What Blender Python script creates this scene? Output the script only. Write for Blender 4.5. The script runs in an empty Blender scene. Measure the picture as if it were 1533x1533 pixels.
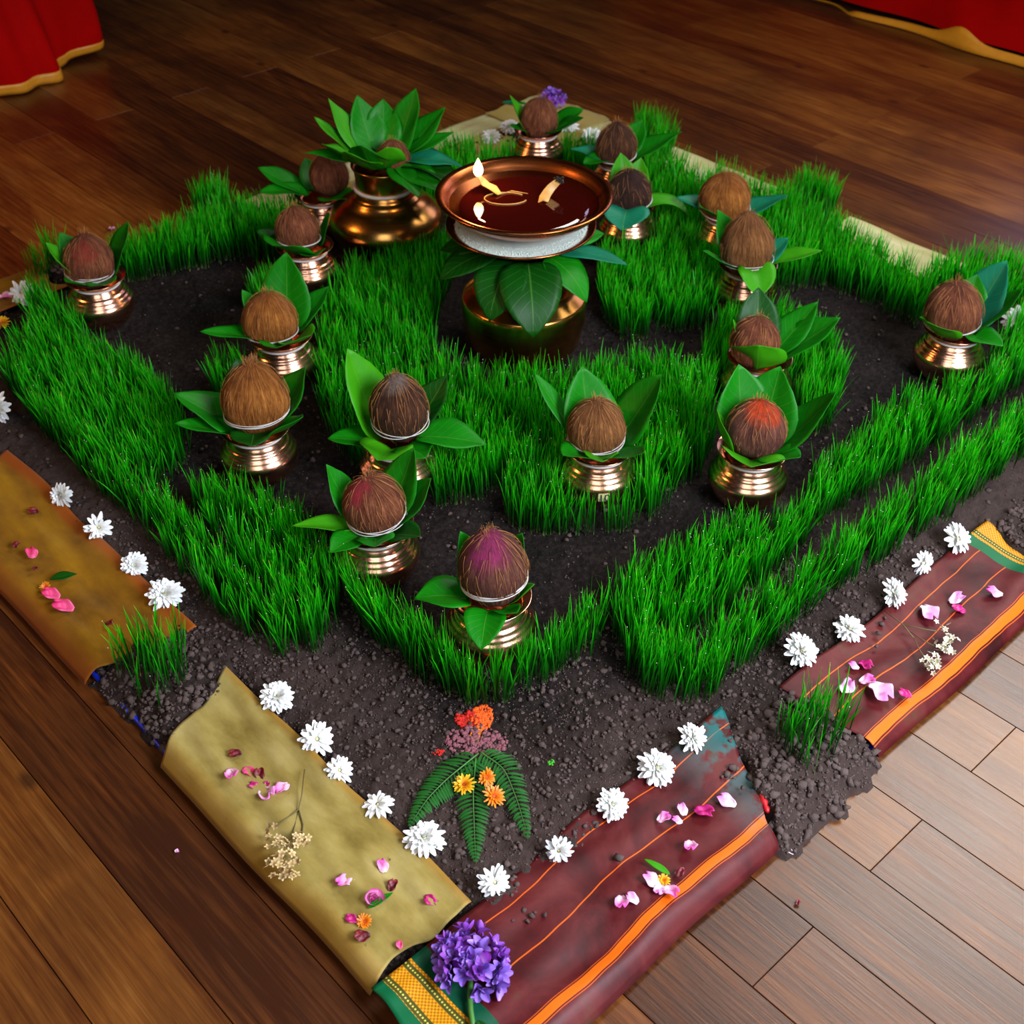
import bpy, math, random
import numpy as np
from mathutils import Vector, Matrix
random.seed(7); rng = np.random.default_rng(7)
SC = bpy.context.scene; COL = SC.collection
# ------------------------------------------------------------------ camera
S = 1.4
F_PX = 1928.44; CAM = np.array([0.04712131, -2.04065877, 1.34267079])
FW = np.array([-0.02463135, 0.77508648, -0.63137489])
RT = np.array([0.99934919, 0.03573948, 0.00488754]); UPV = np.array([-0.02635328, 0.63084359, 0.77546236])
cd = bpy.data.cameras.new('camera'); cam = bpy.data.objects.new('camera', cd); COL.objects.link(cam)
m = Matrix(((RT[0], UPV[0], -FW[0], CAM[0]), (RT[1], UPV[1], -FW[1], CAM[1]), (RT[2], UPV[2], -FW[2], CAM[2]), (0, 0, 0, 1)))
cam.matrix_world = m; cd.sensor_width = 36; cd.sensor_height = 36; cd.lens = F_PX / 1533 * 36; cd.clip_start = .05
cd.dof.use_dof = True; cd.dof.focus_distance = 1.75; cd.dof.aperture_fstop = 8
SC.camera = cam
# ------------------------------------------------------------------ world, light, exposure
SC.view_settings.view_transform = 'Standard'; SC.view_settings.look = 'None'
SC.view_settings.gamma = 1; SC.view_settings.use_curve_mapping = False; SC.view_settings.exposure = -0.1
w = bpy.data.worlds.new('world'); SC.world = w; w.use_nodes = True
w.node_tree.nodes['Background'].inputs[0].default_value = (.34, .26, .24, 1)
w.node_tree.nodes['Background'].inputs[1].default_value = .02
def area(name, loc, target, sx, sy, power, col):
    l = bpy.data.lights.new(name, 'AREA'); l.shape = 'RECTANGLE'; l.size = sx; l.size_y = sy; l.energy = power; l.color = col
    o = bpy.data.objects.new(name, l); COL.objects.link(o); o.location = loc
    o.rotation_euler = (Vector(target) - Vector(loc)).to_track_quat('-Z', 'Y').to_euler(); return o
# tall window to the right of the camera, split in panes by its bars, windows behind the camera and at the far right
for i, dx in enumerate((-.42, 0, .42)):
    area('window_light', (1.60 + dx * .4, -1.95 + dx * .8, 1.6), (.75, -1.15, 0), .36, 1.2, 52, (.84, .89, 1.0))
for i, dx in enumerate((-.62, -.1, .42)):
    area('front_window_light', (dx - .1, -3.6, 2.5), (0.1, 0, 0), .42, 2.0, 11.5, (.93, .95, 1.0))
o_ = area('added_overhead_light', (2.1, 1.3, 3.0), (1.2, -1.0, 0), 1.7, 1.5, 43, (.96, .93, .86)); o_.data.spread = 1.9  # unseen overhead light, added to put glare on the lower right floor
area('back_window_light', (3.4, 4.2, 2.2), (.9, .6, 0), 1.6, 1.4, 20, (.76, .62, 1.0))
area('warm_room_light', (-3.0, -.6, 2.2), (-.7, -.5, 0), .6, .6, 22, (1.0, .50, .16))
# ------------------------------------------------------------------ coordinates
def P(px, py, z=.035):
    d = FW * F_PX + RT * (px - 766.5) - UPV * (py - 766.5); t = (z - CAM[2]) / d[2]
    return CAM + d * t
def Py(px, py, y):                       # point of the pixel's ray at world depth y
    d = FW * F_PX + RT * (px - 766.5) - UPV * (py - 766.5); t = (y - CAM[1]) / d[1]
    return CAM + d * t
E1 = np.array([1, 1]) / 2 ** .5; E2 = np.array([-1, 1]) / 2 ** .5
def W(u, v): return np.array(E1[0] * u + E2[0] * v), np.array(E1[1] * u + E2[1] * v - S)
def UV(x, y): return (x * E1[0] + (y + S) * E1[1]), (x * E2[0] + (y + S) * E2[1])
SIDE = S * 2 ** .5
# smooth pseudo noise from random sine sums
class Noise:
    def __init__(s, seed, f0, n=14, spread=2.2):
        r = np.random.default_rng(seed); a = r.uniform(0, 2 * np.pi, n); f = f0 * r.uniform(.5, spread, n)
        s.kx = np.cos(a) * f; s.ky = np.sin(a) * f; s.p = r.uniform(0, 6.28, n); s.n = n
    def __call__(s, x, y):
        x = np.asarray(x, float); y = np.asarray(y, float); o = np.zeros(np.broadcast(x, y).shape)
        for a, b, c in zip(s.kx, s.ky, s.p): o = o + np.sin(a * x + b * y + c)
        return o / s.n ** .5
def sst(a, b, x): t = np.clip((x - a) / (b - a), 0, 1); return t * t * (3 - 2 * t)
def inpoly(x, y, poly):
    c = np.zeros(np.shape(x), bool); n = len(poly)
    for i in range(n):
        x1, y1 = poly[i]; x2, y2 = poly[(i + 1) % n]
        k = ((y1 > y) != (y2 > y)) & (x < (x2 - x1) * (y - y1) / ((y2 - y1) + 1e-12) + x1); c ^= k
    return c
# ------------------------------------------------------------------ object helpers
LABELS = {}
def tag(o, label=None, cat=None, group=None, kind=None):
    if label: o['label'] = label; LABELS.setdefault(label, []).append(o.name)
    if cat: o['category'] = cat
    if group: o['group'] = group
    if kind: o['kind'] = kind
    return o
def mesh(name, V, Fc, mat=None, smooth=True, uv=None, mats=None, midx=None):
    me = bpy.data.meshes.new(name); me.from_pydata([tuple(map(float, v)) for v in V], [], Fc)
    if mat: me.materials.append(mat)
    if mats:
        for q in mats: me.materials.append(q)
        if midx is not None: me.polygons.foreach_set('material_index', midx)
    if smooth: me.polygons.foreach_set('use_smooth', [True] * len(me.polygons))
    if uv is not None:
        l = me.uv_layers.new(name='UVMap'); vi = np.empty(len(me.loops), int); me.loops.foreach_get('vertex_index', vi)
        l.data.foreach_set('uv', np.asarray(uv, float)[vi].ravel())
    me.update(); return me
def obj(name, me, parent=None, loc=(0, 0, 0), rot=None):
    o = bpy.data.objects.new(name, me); COL.objects.link(o); o.location = loc
    if rot is not None: o.rotation_euler = rot
    if parent: o.parent = parent
    return o
def empty(name, loc=(0, 0, 0), rz=0):
    o = bpy.data.objects.new(name, None); COL.objects.link(o); o.location = loc; o.rotation_euler = (0, 0, rz); o.empty_display_size = .02; return o
class MB:
    def __init__(s): s.V = []; s.F = []; s.U = []
    def add(s, V, Fc, U=None):
        k = len(s.V); s.V += [tuple(map(float, v)) for v in V]; s.F += [tuple(i + k for i in f) for f in Fc]
        s.U += [tuple(q) for q in U] if U is not None else [(0, 0)] * len(V)
    def mesh(s, name, mat, smooth=True): return mesh(name, s.V, s.F, mat, smooth, s.U)
def grid_faces(nu, nv, wrap=False):
    return [(i * nv + j, i * nv + (j + 1) % nv, (i + 1) * nv + (j + 1) % nv, (i + 1) * nv + j) for i in range(nu - 1) for j in range(nv if wrap else nv - 1)]
def lathe(prof, n=40):
    V = []; U = []
    for i, (r, z) in enumerate(prof):
        for j in range(n):
            a = 2 * math.pi * j / n; V.append((r * math.cos(a), r * math.sin(a), z)); U.append((j / n, i / len(prof)))
    return V, grid_faces(len(prof), n, True), U
def tube(pts, rad, n=6, closed=False):
    pts = [Vector(p) for p in pts]; V = []; N = len(pts)
    if not hasattr(rad, '__len__'): rad = [rad] * N
    for i, p in enumerate(pts):
        a = pts[(i - 1) % N] if (closed or i) else p; b = pts[(i + 1) % N] if (closed or i < N - 1) else p
        t = (b - a).normalized() if (b - a).length > 1e-9 else Vector((0, 0, 1))
        x = t.cross(Vector((.13, .21, .97))).normalized(); y = t.cross(x)
        for j in range(n):
            g = 2 * math.pi * j / n; V.append(p + (x * math.cos(g) + y * math.sin(g)) * rad[i])
    Fc = grid_faces(N, n, True)
    if closed: Fc += [((N - 1) * n + j, (N - 1) * n + (j + 1) % n, (j + 1) % n, j) for j in range(n)]
    else: Fc += [tuple(range(n))[::-1], tuple((N - 1) * n + j for j in range(n))]
    return V, Fc
# ------------------------------------------------------------------ materials
def rgb(h):      # sRGB 0-255 triple to linear
    return tuple(((c / 255) / 12.92 if c / 255 <= .04045 else ((c / 255 + .055) / 1.055) ** 2.4) for c in h) + (1,)
class NT:
    def __init__(s, name):
        s.m = bpy.data.materials.new(name); s.m.use_nodes = True; s.t = s.m.node_tree; s.b = s.t.nodes['Principled BSDF']; s.out = s.t.nodes['Material Output']
    def n(s, typ, **k):
        o = s.t.nodes.new(typ)
        for a, b in k.items():
            if a.startswith('_'): o.inputs[a[1:].replace('_', ' ')].default_value = b
            else: setattr(o, a, b)
        return o
    def l(s, a, b): s.t.links.new(a, b)
    def coord(s, what='Object'): return s.n('ShaderNodeTexCoord').outputs[what]
    def mapping(s, src, scale=(1, 1, 1), loc=None):
        q = s.n('ShaderNodeMapping'); q.inputs['Scale'].default_value = scale; s.l(src, q.inputs['Vector'])
        if loc is not None: s.l(loc, q.inputs['Location'])
        return q.outputs[0]
    def noise(s, vec, scale, detail=4, rough=.6, dist=0):
        q = s.n('ShaderNodeTexNoise'); q.inputs['Scale'].default_value = scale; q.inputs['Detail'].default_value = detail
        q.inputs['Roughness'].default_value = rough; q.inputs['Distortion'].default_value = dist; s.l(vec, q.inputs['Vector']); return q.outputs['Fac']
    def ramp(s, fac, stops, interp='LINEAR'):
        q = s.n('ShaderNodeValToRGB'); q.color_ramp.interpolation = interp; e = q.color_ramp.elements
        while len(e) > 1: e.remove(e[-1])
        e[0].position = stops[0][0]; e[0].color = stops[0][1]
        for p, c in stops[1:]: k = e.new(p); k.color = c
        s.l(fac, q.inputs[0]); return q.outputs[0]
    def math(s, op, a, b=None, c=None):
        q = s.n('ShaderNodeMath', operation=op)
        for i, x in enumerate((a, b, c)):
            if x is None: continue
            if isinstance(x, (int, float)): q.inputs[i].default_value = x
            else: s.l(x, q.inputs[i])
        return q.outputs[0]
    def mix(s, fac, a, b, typ='MIX'):
        q = s.n('ShaderNodeMix', data_type='RGBA', blend_type=typ)
        for i, x in ((0, fac), (6, a), (7, b)):
            if isinstance(x, (int, float)): q.inputs[i].default_value = x
            elif isinstance(x, tuple): q.inputs[i].default_value = x
            else: s.l(x, q.inputs[i])
        return q.outputs[2]
    def bump(s, h, strength=.3, dist=.002):
        q = s.n('ShaderNodeBump'); q.inputs['Strength'].default_value = strength; q.inputs['Distance'].default_value = dist
        s.l(h, q.inputs['Height']); s.l(q.outputs[0], s.b.inputs['Normal'])
    def set(s, **k):
        for a, b in k.items():
            i = s.b.inputs[a.replace('_', ' ')]
            if hasattr(b, 'is_linked') or hasattr(b, 'links'): s.l(b, i)
            else: i.default_value = b
        return s.m
def flat(name, c, rough=.6, metal=0, **k):
    t = NT(name); x = t.noise(t.coord(), 60, 3); c0 = rgb(c); c1 = tuple(q * .7 for q in c0[:3]) + (1,)
    return t.set(Base_Color=t.mix(x, c1, c0), Roughness=rough, Metallic=metal, **k)
def petalmat(name, c_in, c_out, rough=.5, tr=.25):
    t = NT(name); u = t.coord('UV'); s = t.n('ShaderNodeSeparateXYZ'); t.l(u, s.inputs[0])
    c = t.ramp(s.outputs[0], [(0, rgb(c_in)), (1, rgb(c_out))]); x = t.noise(t.coord(), 120, 2)
    c = t.mix(t.math('MULTIPLY', x, .25), c, (0, 0, 0, 1))
    t.set(Base_Color=c, Roughness=rough); t.b.inputs['Subsurface Weight'].default_value = tr; t.b.inputs['Subsurface Radius'].default_value = (.003, .002, .002); t.b.inputs['Subsurface Scale'].default_value = 1
    return t.m
M = {}
# planks
t = NT('wood'); oi = t.n('ShaderNodeObjectInfo'); rnd = oi.outputs['Random']
off = t.n('ShaderNodeCombineXYZ'); t.l(t.math('MULTIPLY', rnd, 37.0), off.inputs[0]); t.l(t.math('MULTIPLY', rnd, 91.0), off.inputs[1])
va = t.n('ShaderNodeVectorMath', operation='ADD'); t.l(t.coord(), va.inputs[0]); t.l(off.outputs[0], va.inputs[1]); vc = va.outputs[0]
broad = t.noise(t.mapping(vc, (1.6, 9, 1)), 1.5, 4, .6, .6); grain = t.noise(t.mapping(vc, (2.5, 70, 1)), 2.6, 8, .68, .25)
fine = t.noise(t.mapping(vc, (6, 260, 1)), 2.0, 3, .6)
cath = t.n('ShaderNodeTexWave', wave_type='BANDS', bands_direction='Y', wave_profile='SIN'); cath.inputs['Scale'].default_value = 9; cath.inputs['Distortion'].default_value = 7; cath.inputs['Detail'].default_value = 2; cath.inputs['Detail Scale'].default_value = 1.0
t.l(t.mapping(vc, (.35, 2.2, 1)), cath.inputs['Vector'])
g = t.math('ADD', t.math('MULTIPLY', broad, .50), t.math('ADD', t.math('MULTIPLY', grain, .40), t.math('MULTIPLY', cath.outputs['Fac'], .045)))
g = t.math('ADD', g, t.math('MULTIPLY', t.math('SUBTRACT', rnd, .5), .20))
base = t.ramp(g, [(.32, (.038, .008, .0015, 1)), (.46, (.125, .033, .005, 1)), (.58, (.230, .076, .011, 1)), (.72, (.35, .145, .033, 1))])
base = t.mix(t.math('MULTIPLY', t.ramp(fine, [(.35, (1, 1, 1, 1)), (.55, (0, 0, 0, 1))]), .25), base, (.03, .01, .004, 1))
kn = t.n('ShaderNodeTexVoronoi'); kn.inputs['Scale'].default_value = 3.1; t.l(t.mapping(vc, (1, 1.7, 1)), kn.inputs['Vector'])
base = t.mix(t.math('MULTIPLY', t.ramp(kn.outputs['Distance'], [(0.03, (1, 1, 1, 1)), (.075, (0, 0, 0, 1))]), .75), base, (.025, .008, .003, 1))
gp = t.n('ShaderNodeNewGeometry').outputs['Position']; wear = t.noise(gp, 1.7, 5, .65, .8)
base = t.mix(t.math('MULTIPLY', t.ramp(wear, [(.40, (1, 1, 1, 1)), (.60, (0, 0, 0, 1))]), .55), base, (.030, .010, .004, 1))
t.set(Base_Color=base, Roughness=t.math('ADD', .20, t.math('MULTIPLY', grain, .25))); t.b.inputs['Specular IOR Level'].default_value = .6
t.bump(t.math('ADD', grain, t.math('MULTIPLY', fine, .5)), .22, .0012); M['wood'] = t.m
# soil
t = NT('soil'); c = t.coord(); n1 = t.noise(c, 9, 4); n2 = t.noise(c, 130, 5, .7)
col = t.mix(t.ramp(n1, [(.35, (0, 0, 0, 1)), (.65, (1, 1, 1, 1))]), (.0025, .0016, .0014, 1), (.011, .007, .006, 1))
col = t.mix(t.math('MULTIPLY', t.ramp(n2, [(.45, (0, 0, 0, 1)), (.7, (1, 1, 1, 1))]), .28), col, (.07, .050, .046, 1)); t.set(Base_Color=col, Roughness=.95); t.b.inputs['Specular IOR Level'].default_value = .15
va_ = t.n('ShaderNodeVertexColor', layer_name='dry'); t.l(t.mix(va_.outputs[0], col, t.mix(n2, (.024, .0145, .012, 1), (.070, .047, .041, 1))), t.b.inputs['Base Color'])  # mask lightens the dry rim, inner bed keeps its painted shade
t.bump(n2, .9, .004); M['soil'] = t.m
t = NT('clod'); c = t.coord(); n1 = t.noise(c, 14, 3); n2 = t.noise(c, 160, 4, .7)
col = t.mix(n1, (.034, .022, .019, 1), (.155, .112, .102, 1)); col = t.mix(t.math('MULTIPLY', n2, .4), col, (.02, .012, .01, 1)); t.set(Base_Color=col, Roughness=.95); t.b.inputs['Specular IOR Level'].default_value = .15; t.bump(n2, .8, .003); M['clod'] = t.m
# grass: pale stem, deep blade, lighter tip along UV.y ; blade to blade variation in UV.x
t = NT('grass'); s = t.n('ShaderNodeSeparateXYZ'); t.l(t.coord('UV'), s.inputs[0])
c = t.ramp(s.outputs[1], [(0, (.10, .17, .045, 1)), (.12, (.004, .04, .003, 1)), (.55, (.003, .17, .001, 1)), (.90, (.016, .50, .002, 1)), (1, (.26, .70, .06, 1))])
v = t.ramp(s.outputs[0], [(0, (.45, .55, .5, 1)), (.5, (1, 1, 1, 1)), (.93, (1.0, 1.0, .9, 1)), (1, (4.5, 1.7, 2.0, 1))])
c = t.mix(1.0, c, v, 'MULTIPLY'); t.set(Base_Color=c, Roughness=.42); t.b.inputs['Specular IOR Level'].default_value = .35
tr = t.n('ShaderNodeBsdfTranslucent'); t.l(t.mix(1.0, c, (.7, 1.3, .4, 1), 'MULTIPLY'), tr.inputs[0]); ms = t.n('ShaderNodeMixShader'); ms.inputs[0].default_value = .28
t.l(t.b.outputs[0], ms.inputs[1]); t.l(tr.outputs[0], ms.inputs[2]); t.l(ms.outputs[0], t.out.inputs[0]); M['grass'] = t.m
# leaves: UV.x along, UV.y across 0..1
def leafmat(name, dark, light, under):
    t = NT(name); s = t.n('ShaderNodeSeparateXYZ'); t.l(t.coord('UV'), s.inputs[0]); x, y = s.outputs[0], s.outputs[1]
    d = t.math('ABSOLUTE', t.math('SUBTRACT', y, .5)); mid = t.ramp(d, [(0, (1, 1, 1, 1)), (.022, (0, 0, 0, 1))])
    k = t.math('FRACT', t.math('MULTIPLY', t.math('SUBTRACT', x, t.math('MULTIPLY', d, .55)), 8.0)); k = t.math('ABSOLUTE', t.math('SUBTRACT', k, .5)); side = t.ramp(k, [(0, (1, 1, 1, 1)), (.055, (0, 0, 0, 1))])
    vein = t.math('MAXIMUM', mid, t.math('MULTIPLY', side, .5)); n = t.noise(t.coord(), 22, 3)
    c = t.mix(n, rgb(dark), rgb(light)); c = t.mix(t.math('MULTIPLY', vein, .45), c, (.12, .34, .04, 1))
    geo = t.n('ShaderNodeNewGeometry'); c2 = t.mix(geo.outputs['Backfacing'], c, t.mix(t.math('MULTIPLY', vein, .4), rgb(under), (.3, .5, .25, 1)))
    t.set(Base_Color=c2, Roughness=.48); t.b.inputs['Specular IOR Level'].default_value = .3
    tr = t.n('ShaderNodeBsdfTranslucent'); t.l(t.mix(1.0, c2, (.9, 1.2, .4, 1), 'MULTIPLY'), tr.inputs[0]); ms = t.n('ShaderNodeMixShader'); ms.inputs[0].default_value = .28
    t.bump(t.math('ADD', vein, t.math('MULTIPLY', t.noise(t.coord(), 70, 2), .4)), .25, .001)
    t.l(t.b.outputs[0], ms.inputs[1]); t.l(tr.outputs[0], ms.inputs[2]); t.l(ms.outputs[0], t.out.inputs[0]); return t.m
M['leaf'] = leafmat('leaf_green', (5, 100, 4), (14, 145, 6), (60, 130, 75))
M['leaf_light'] = leafmat('leaf_light_green', (38, 135, 4), (72, 168, 8), (110, 175, 90))
M['leaf_teal'] = leafmat('leaf_blue_green', (10, 105, 70), (22, 140, 105), (80, 140, 125))
M['fern'] = leafmat('fern_green', (14, 95, 12), (35, 130, 20), (20, 95, 25))
M['leaf_dark'] = leafmat('leaf_dark_green', (4, 62, 4), (8, 90, 6), (70, 110, 90))
# metals
def metal(name, c0, c1, rough):
    t = NT(name); c = t.coord(); n = t.noise(t.mapping(c, (6, 6, 60)), 3, 4); n2 = t.noise(c, 18, 4)
    t.set(Base_Color=t.mix(n2, rgb(c0), rgb(c1)), Metallic=1.0, Roughness=t.math('ADD', rough, t.math('MULTIPLY', n, .12))); t.bump(n, .06, .001); return t.m
M['copper'] = metal('copper', (222, 142, 108), (248, 200, 168), .15)
M['brass'] = metal('brass', (170, 110, 50), (215, 160, 85), .18)
M['bronze'] = metal('bronze', (150, 80, 40), (190, 110, 60), .2)
# coconut husk: long striations from crown down
def husk(name, a, b, pow_col=None, amt=0, tipw=(.0, .25)):
    t = NT(name); s = t.n('ShaderNodeSeparateXYZ'); t.l(t.coord('UV'), s.inputs[0]); u = t.coord('UV'); rndv = t.n('ShaderNodeObjectInfo').outputs['Random']
    st = t.noise(t.mapping(u, (34, 2.2, 1)), 2.4, 8, .8, 1.2); br = t.noise(t.coord(), 25, 4)
    f = t.math('ADD', t.math('MULTIPLY', st, .7), t.math('MULTIPLY', br, .3))
    c = t.ramp(f, [(.36, tuple(q * .15 for q in rgb(a)[:3]) + (1,)), (.48, rgb(a)), (.60, rgb(b)), (.72, tuple(min(1, q * 1.6) for q in rgb(b)[:3]) + (1,))])
    if pow_col:
        dd = t.n('ShaderNodeVectorMath', operation='DISTANCE'); t.l(t.coord(), dd.inputs[0]); dd.inputs[1].default_value = tipw[0]
        k = t.ramp(t.math('ADD', dd.outputs['Value'], t.math('MULTIPLY', t.math('SUBTRACT', br, .5), .05)), [(tipw[1] * .45, (1, 1, 1, 1)), (tipw[1], (0, 0, 0, 1))])
        c = t.mix(t.math('MULTIPLY', k, t.math('MULTIPLY', t.ramp(t.math('ADD', t.math('MULTIPLY', st, .6), t.math('MULTIPLY', t.noise(t.coord(), 90, 4, .7), .5)), [(.42, (.08, .08, .08, 1)), (.62, (1, 1, 1, 1))]), amt)), c, rgb(pow_col))
    t.set(Base_Color=c, Roughness=.8); t.b.inputs['Specular IOR Level'].default_value = .25; t.bump(st, 1.0, .006); return t.m
M['fibre'] = flat('coconut_fibre', (172, 112, 58), .7)
M['thread'] = flat('cotton_thread', (205, 200, 195), .7)
M['white'] = petalmat('white_petal', (225, 225, 210), (248, 250, 255)); M['floret'] = flat('floret_centre', (225, 220, 170), .7)
M['pink'] = petalmat('pink_petal', (250, 200, 225), (222, 60, 170)); M['palepink'] = petalmat('pale_pink_petal', (250, 225, 245), (228, 120, 205))
M['magenta'] = petalmat('magenta_petal', (190, 20, 120), (170, 10, 100)); M['darkred'] = petalmat('dark_red_petal', (70, 5, 18), (120, 8, 28)); M['rosepink'] = petalmat('rose_petal', (230, 90, 140), (225, 40, 110))
M['orange'] = petalmat('orange_petal', (225, 90, 10), (250, 150, 20)); M['yellow'] = petalmat('yellow_petal', (230, 120, 10), (250, 205, 30)); M['purple'] = petalmat('purple_petal', (70, 25, 130), (165, 120, 235)); M['violet'] = petalmat('violet_petal', (110, 30, 140), (150, 80, 200))
M['stem'] = flat('green_stem', (60, 120, 45), .5); M['drystem'] = flat('dry_stem', (105, 95, 55), .7); M['dry'] = petalmat('dried_petal', (170, 130, 60), (225, 200, 150), .7); M['cream'] = petalmat('cream_petal', (200, 190, 140), (235, 232, 215), .7)
M['tarp'] = flat('blue_tarpaulin', (20, 45, 190), .4); M['rice'] = flat('rice', (205, 220, 210), .6); M['char'] = flat('charred_wick', (25, 22, 15), .9)
M['red_powder'] = flat('red_powder', (200, 30, 10), .9); M['orange_powder'] = flat('orange_powder', (245, 95, 10), .9); M['pink_powder'] = flat('pinkish_clod', (130, 75, 85), .9); M['redtrim'] = flat('red_trim', (190, 10, 25), .5)
t = NT('oil'); t.set(Base_Color=(.030, .0014, .0005, 1), Roughness=.03); t.b.inputs['Specular IOR Level'].default_value = .8; t.b.inputs['Coat Weight'].default_value = .6; t.b.inputs['Coat Roughness'].default_value = .01; M['oil'] = t.m
t = NT('flame'); s = t.n('ShaderNodeSeparateXYZ'); t.l(t.coord('UV'), s.inputs[0]); c = t.ramp(s.outputs[1], [(0, (1, .45, .1, 1)), (.4, (1, .86, .5, 1)), (1, (1, .70, .25, 1))]); t.set(Base_Color=(0, 0, 0, 1), Emission_Color=c, Emission_Strength=14.0); M['flame'] = t.m
t = NT('wick'); n = t.noise(t.coord(), 60, 3); t.set(Base_Color=t.mix(n, rgb((235, 190, 110)), rgb((170, 110, 40))), Roughness=.5); t.b.inputs['Subsurface Weight'].default_value = .3; t.b.inputs['Subsurface Radius'].default_value = (.01, .006, .003); M['wick'] = t.m
# cloths: UV in metres (x along the side, y across)
def weave(t, uv): return t.noise(t.mapping(uv, (900, 2500, 1)), 1, 2)
def goldcloth(name, c0, c1, c2, edge=None):
    t = NT(name); u = t.coord('UV'); s = t.n('ShaderNodeSeparateXYZ'); t.l(u, s.inputs[0]); n = t.noise(t.mapping(u, (5, 9, 1)), 1.6, 5, .6); n2 = t.noise(t.mapping(u, (12, 300, 1)), 2, 3); sp = t.noise(u, 55, 3)
    c = t.ramp(n, [(.3, rgb(c0)), (.5, rgb(c1)), (.7, rgb(c2))]); c = t.mix(t.math('MULTIPLY', n2, .22), c, rgb(c0))
    c = t.mix(t.math('MULTIPLY', t.ramp(sp, [(.70, (0, 0, 0, 1)), (.76, (1, 1, 1, 1))]), .8), c, (.03, .015, .008, 1))
    if edge: c = t.mix(t.math('MULTIPLY', t.ramp(s.outputs[1], [(.0, (1, 1, 1, 1)), (.03, (0, 0, 0, 1)), (.138, (0, 0, 0, 1)), (.15, (1, 1, 1, 1))]), .75), c, rgb(edge))
    t.set(Base_Color=c, Roughness=.6); t.b.inputs['Specular IOR Level'].default_value = .2; t.b.inputs['Sheen Weight'].default_value = .05; t.bump(t.math('ADD', n2, weave(t, u)), .25, .0008); return t.m
M['goldcloth'] = goldcloth('pale_gold_silk', (104, 86, 28), (146, 128, 66), (172, 156, 98), (150, 100, 10))
M['ochrecloth'] = goldcloth('ochre_gold_silk', (92, 58, 0), (126, 84, 0), (148, 106, 2), (140, 60, 0))
M['backcloth'] = goldcloth('pale_olive_silk', (160, 152, 90), (195, 190, 135), (215, 212, 165), (150, 120, 30))
def maroon(name, off, g0, g1, bands):
    t = NT(name); u = t.coord('UV'); s = t.n('ShaderNodeSeparateXYZ'); t.l(u, s.inputs[0]); a, w_ = s.outputs[0], s.outputs[1]
    n = t.noise(t.mapping(u, (7, 7, 1)), 1.5, 5, .65, .5); n2 = t.noise(t.mapping(u, (300, 14, 1)), 2, 3); wob = t.math('MULTIPLY', t.math('SUBTRACT', t.noise(t.mapping(u, (4, 0, 1)), 2, 2), .5), .012)
    w2 = t.math('ADD', t.math('ADD', w_, off), wob)
    c = t.ramp(n, [(.32, rgb((44, 7, 9))), (.48, rgb((74, 15, 18))), (.60, rgb((88, 26, 27))), (.74, rgb((74, 52, 34)))])
    def band(lo, hi, soft=.0006):
        return t.math('MULTIPLY', t.math('GREATER_THAN', w2, lo), t.math('LESS_THAN', w2, hi))
    org = rgb((222, 96, 8))
    for lo, hi, k in bands: c = t.mix(t.math('MULTIPLY', band(lo, hi), k), c, org)
    def ba(lo, hi, soft=.0008):
        return t.math('MULTIPLY', t.ramp(a, [(max(lo - soft, 0), (0, 0, 0, 1)), (lo + soft, (1, 1, 1, 1))]), t.ramp(a, [(min(hi - soft, .999), (1, 1, 1, 1)), (min(hi + soft, 1), (0, 0, 0, 1))]))
    # zari border near one end, given as fraction positions of UV.x/2
    a2 = t.math('MULTIPLY', a, .5); a_save = a
    def be(lo, hi):
        return t.math('MULTIPLY', t.math('GREATER_THAN', a_save, lo), t.math('LESS_THAN', a_save, hi))
    ck = t.n('ShaderNodeTexChecker'); ck.inputs['Scale'].default_value = 1; ck.inputs['Color1'].default_value = rgb((215, 150, 20)); ck.inputs['Color2'].default_value = rgb((160, 95, 8)); t.l(t.mapping(u, (380, 380, 1)), ck.inputs['Vector'])
    (ga, gb, gc, gd) = g0
    c = t.mix(be(ga, gb), c, rgb((0, 88, 50))); c = t.mix(be(gc, gd), c, rgb((0, 70, 45)))
    c = t.mix(be(g1[0], g1[1]), c, ck.outputs[0])
    for k in (.12, .80):
        x0 = g1[0] + (g1[1] - g1[0]) * k; wv = t.math('GREATER_THAN', t.math('SINE', t.math('MULTIPLY', w_, 1500)), 0.0)
        c = t.mix(be(x0 - .0042, x0 + .0042), c, rgb((70, 70, 25))); c = t.mix(t.math('MULTIPLY', be(x0 - .001, x0 + .001), wv), c, rgb((200, 190, 80)))
    if len(g1) > 2:
        tn = t.noise(u, 22, 3); e = t.ramp(t.math('MULTIPLY', a_save, 1.0), [(g1[2], (0, 0, 0, 1)), (g1[3], (1, 1, 1, 1))])
        c = t.mix(t.math('MULTIPLY', e, t.ramp(tn, [(.42, (0, 0, 0, 1)), (.5, (1, 1, 1, 1))])), c, rgb((0, 95, 95)))
    t.set(Base_Color=c, Roughness=.5); t.b.inputs['Specular IOR Level'].default_value = .25; t.bump(t.math('ADD', n2, weave(t, u)), .18, .0006); return t.m
M['maroon_low'] = maroon('maroon_silk', 0.0, (-.02, .012, .052, .074), (.012, .052, .46, .58), ((.0255, .0360, 1), (.0228, .0239, .6), (.0376, .0387, .6), (.0985, .1002, .75), (.1560, .1577, .75)))
M['maroon_up'] = maroon('maroon_silk_upper', .0, (1.150, 1.172, 1.3, 1.31), (1.172, 1.25), ((.0120, .0235, 1), (.0092, .0103, .6), (.0252, .0263, .6), (.0740, .0757, .75), (.1200, .1217, .75)))
t = NT('red_drape'); n = t.noise(t.coord(), 4, 3); t.set(Base_Color=t.mix(n, rgb((120, 0, 0)), rgb((175, 2, 0))), Roughness=.8); t.b.inputs['Specular IOR Level'].default_value = .05; M['red'] = t.m
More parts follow.
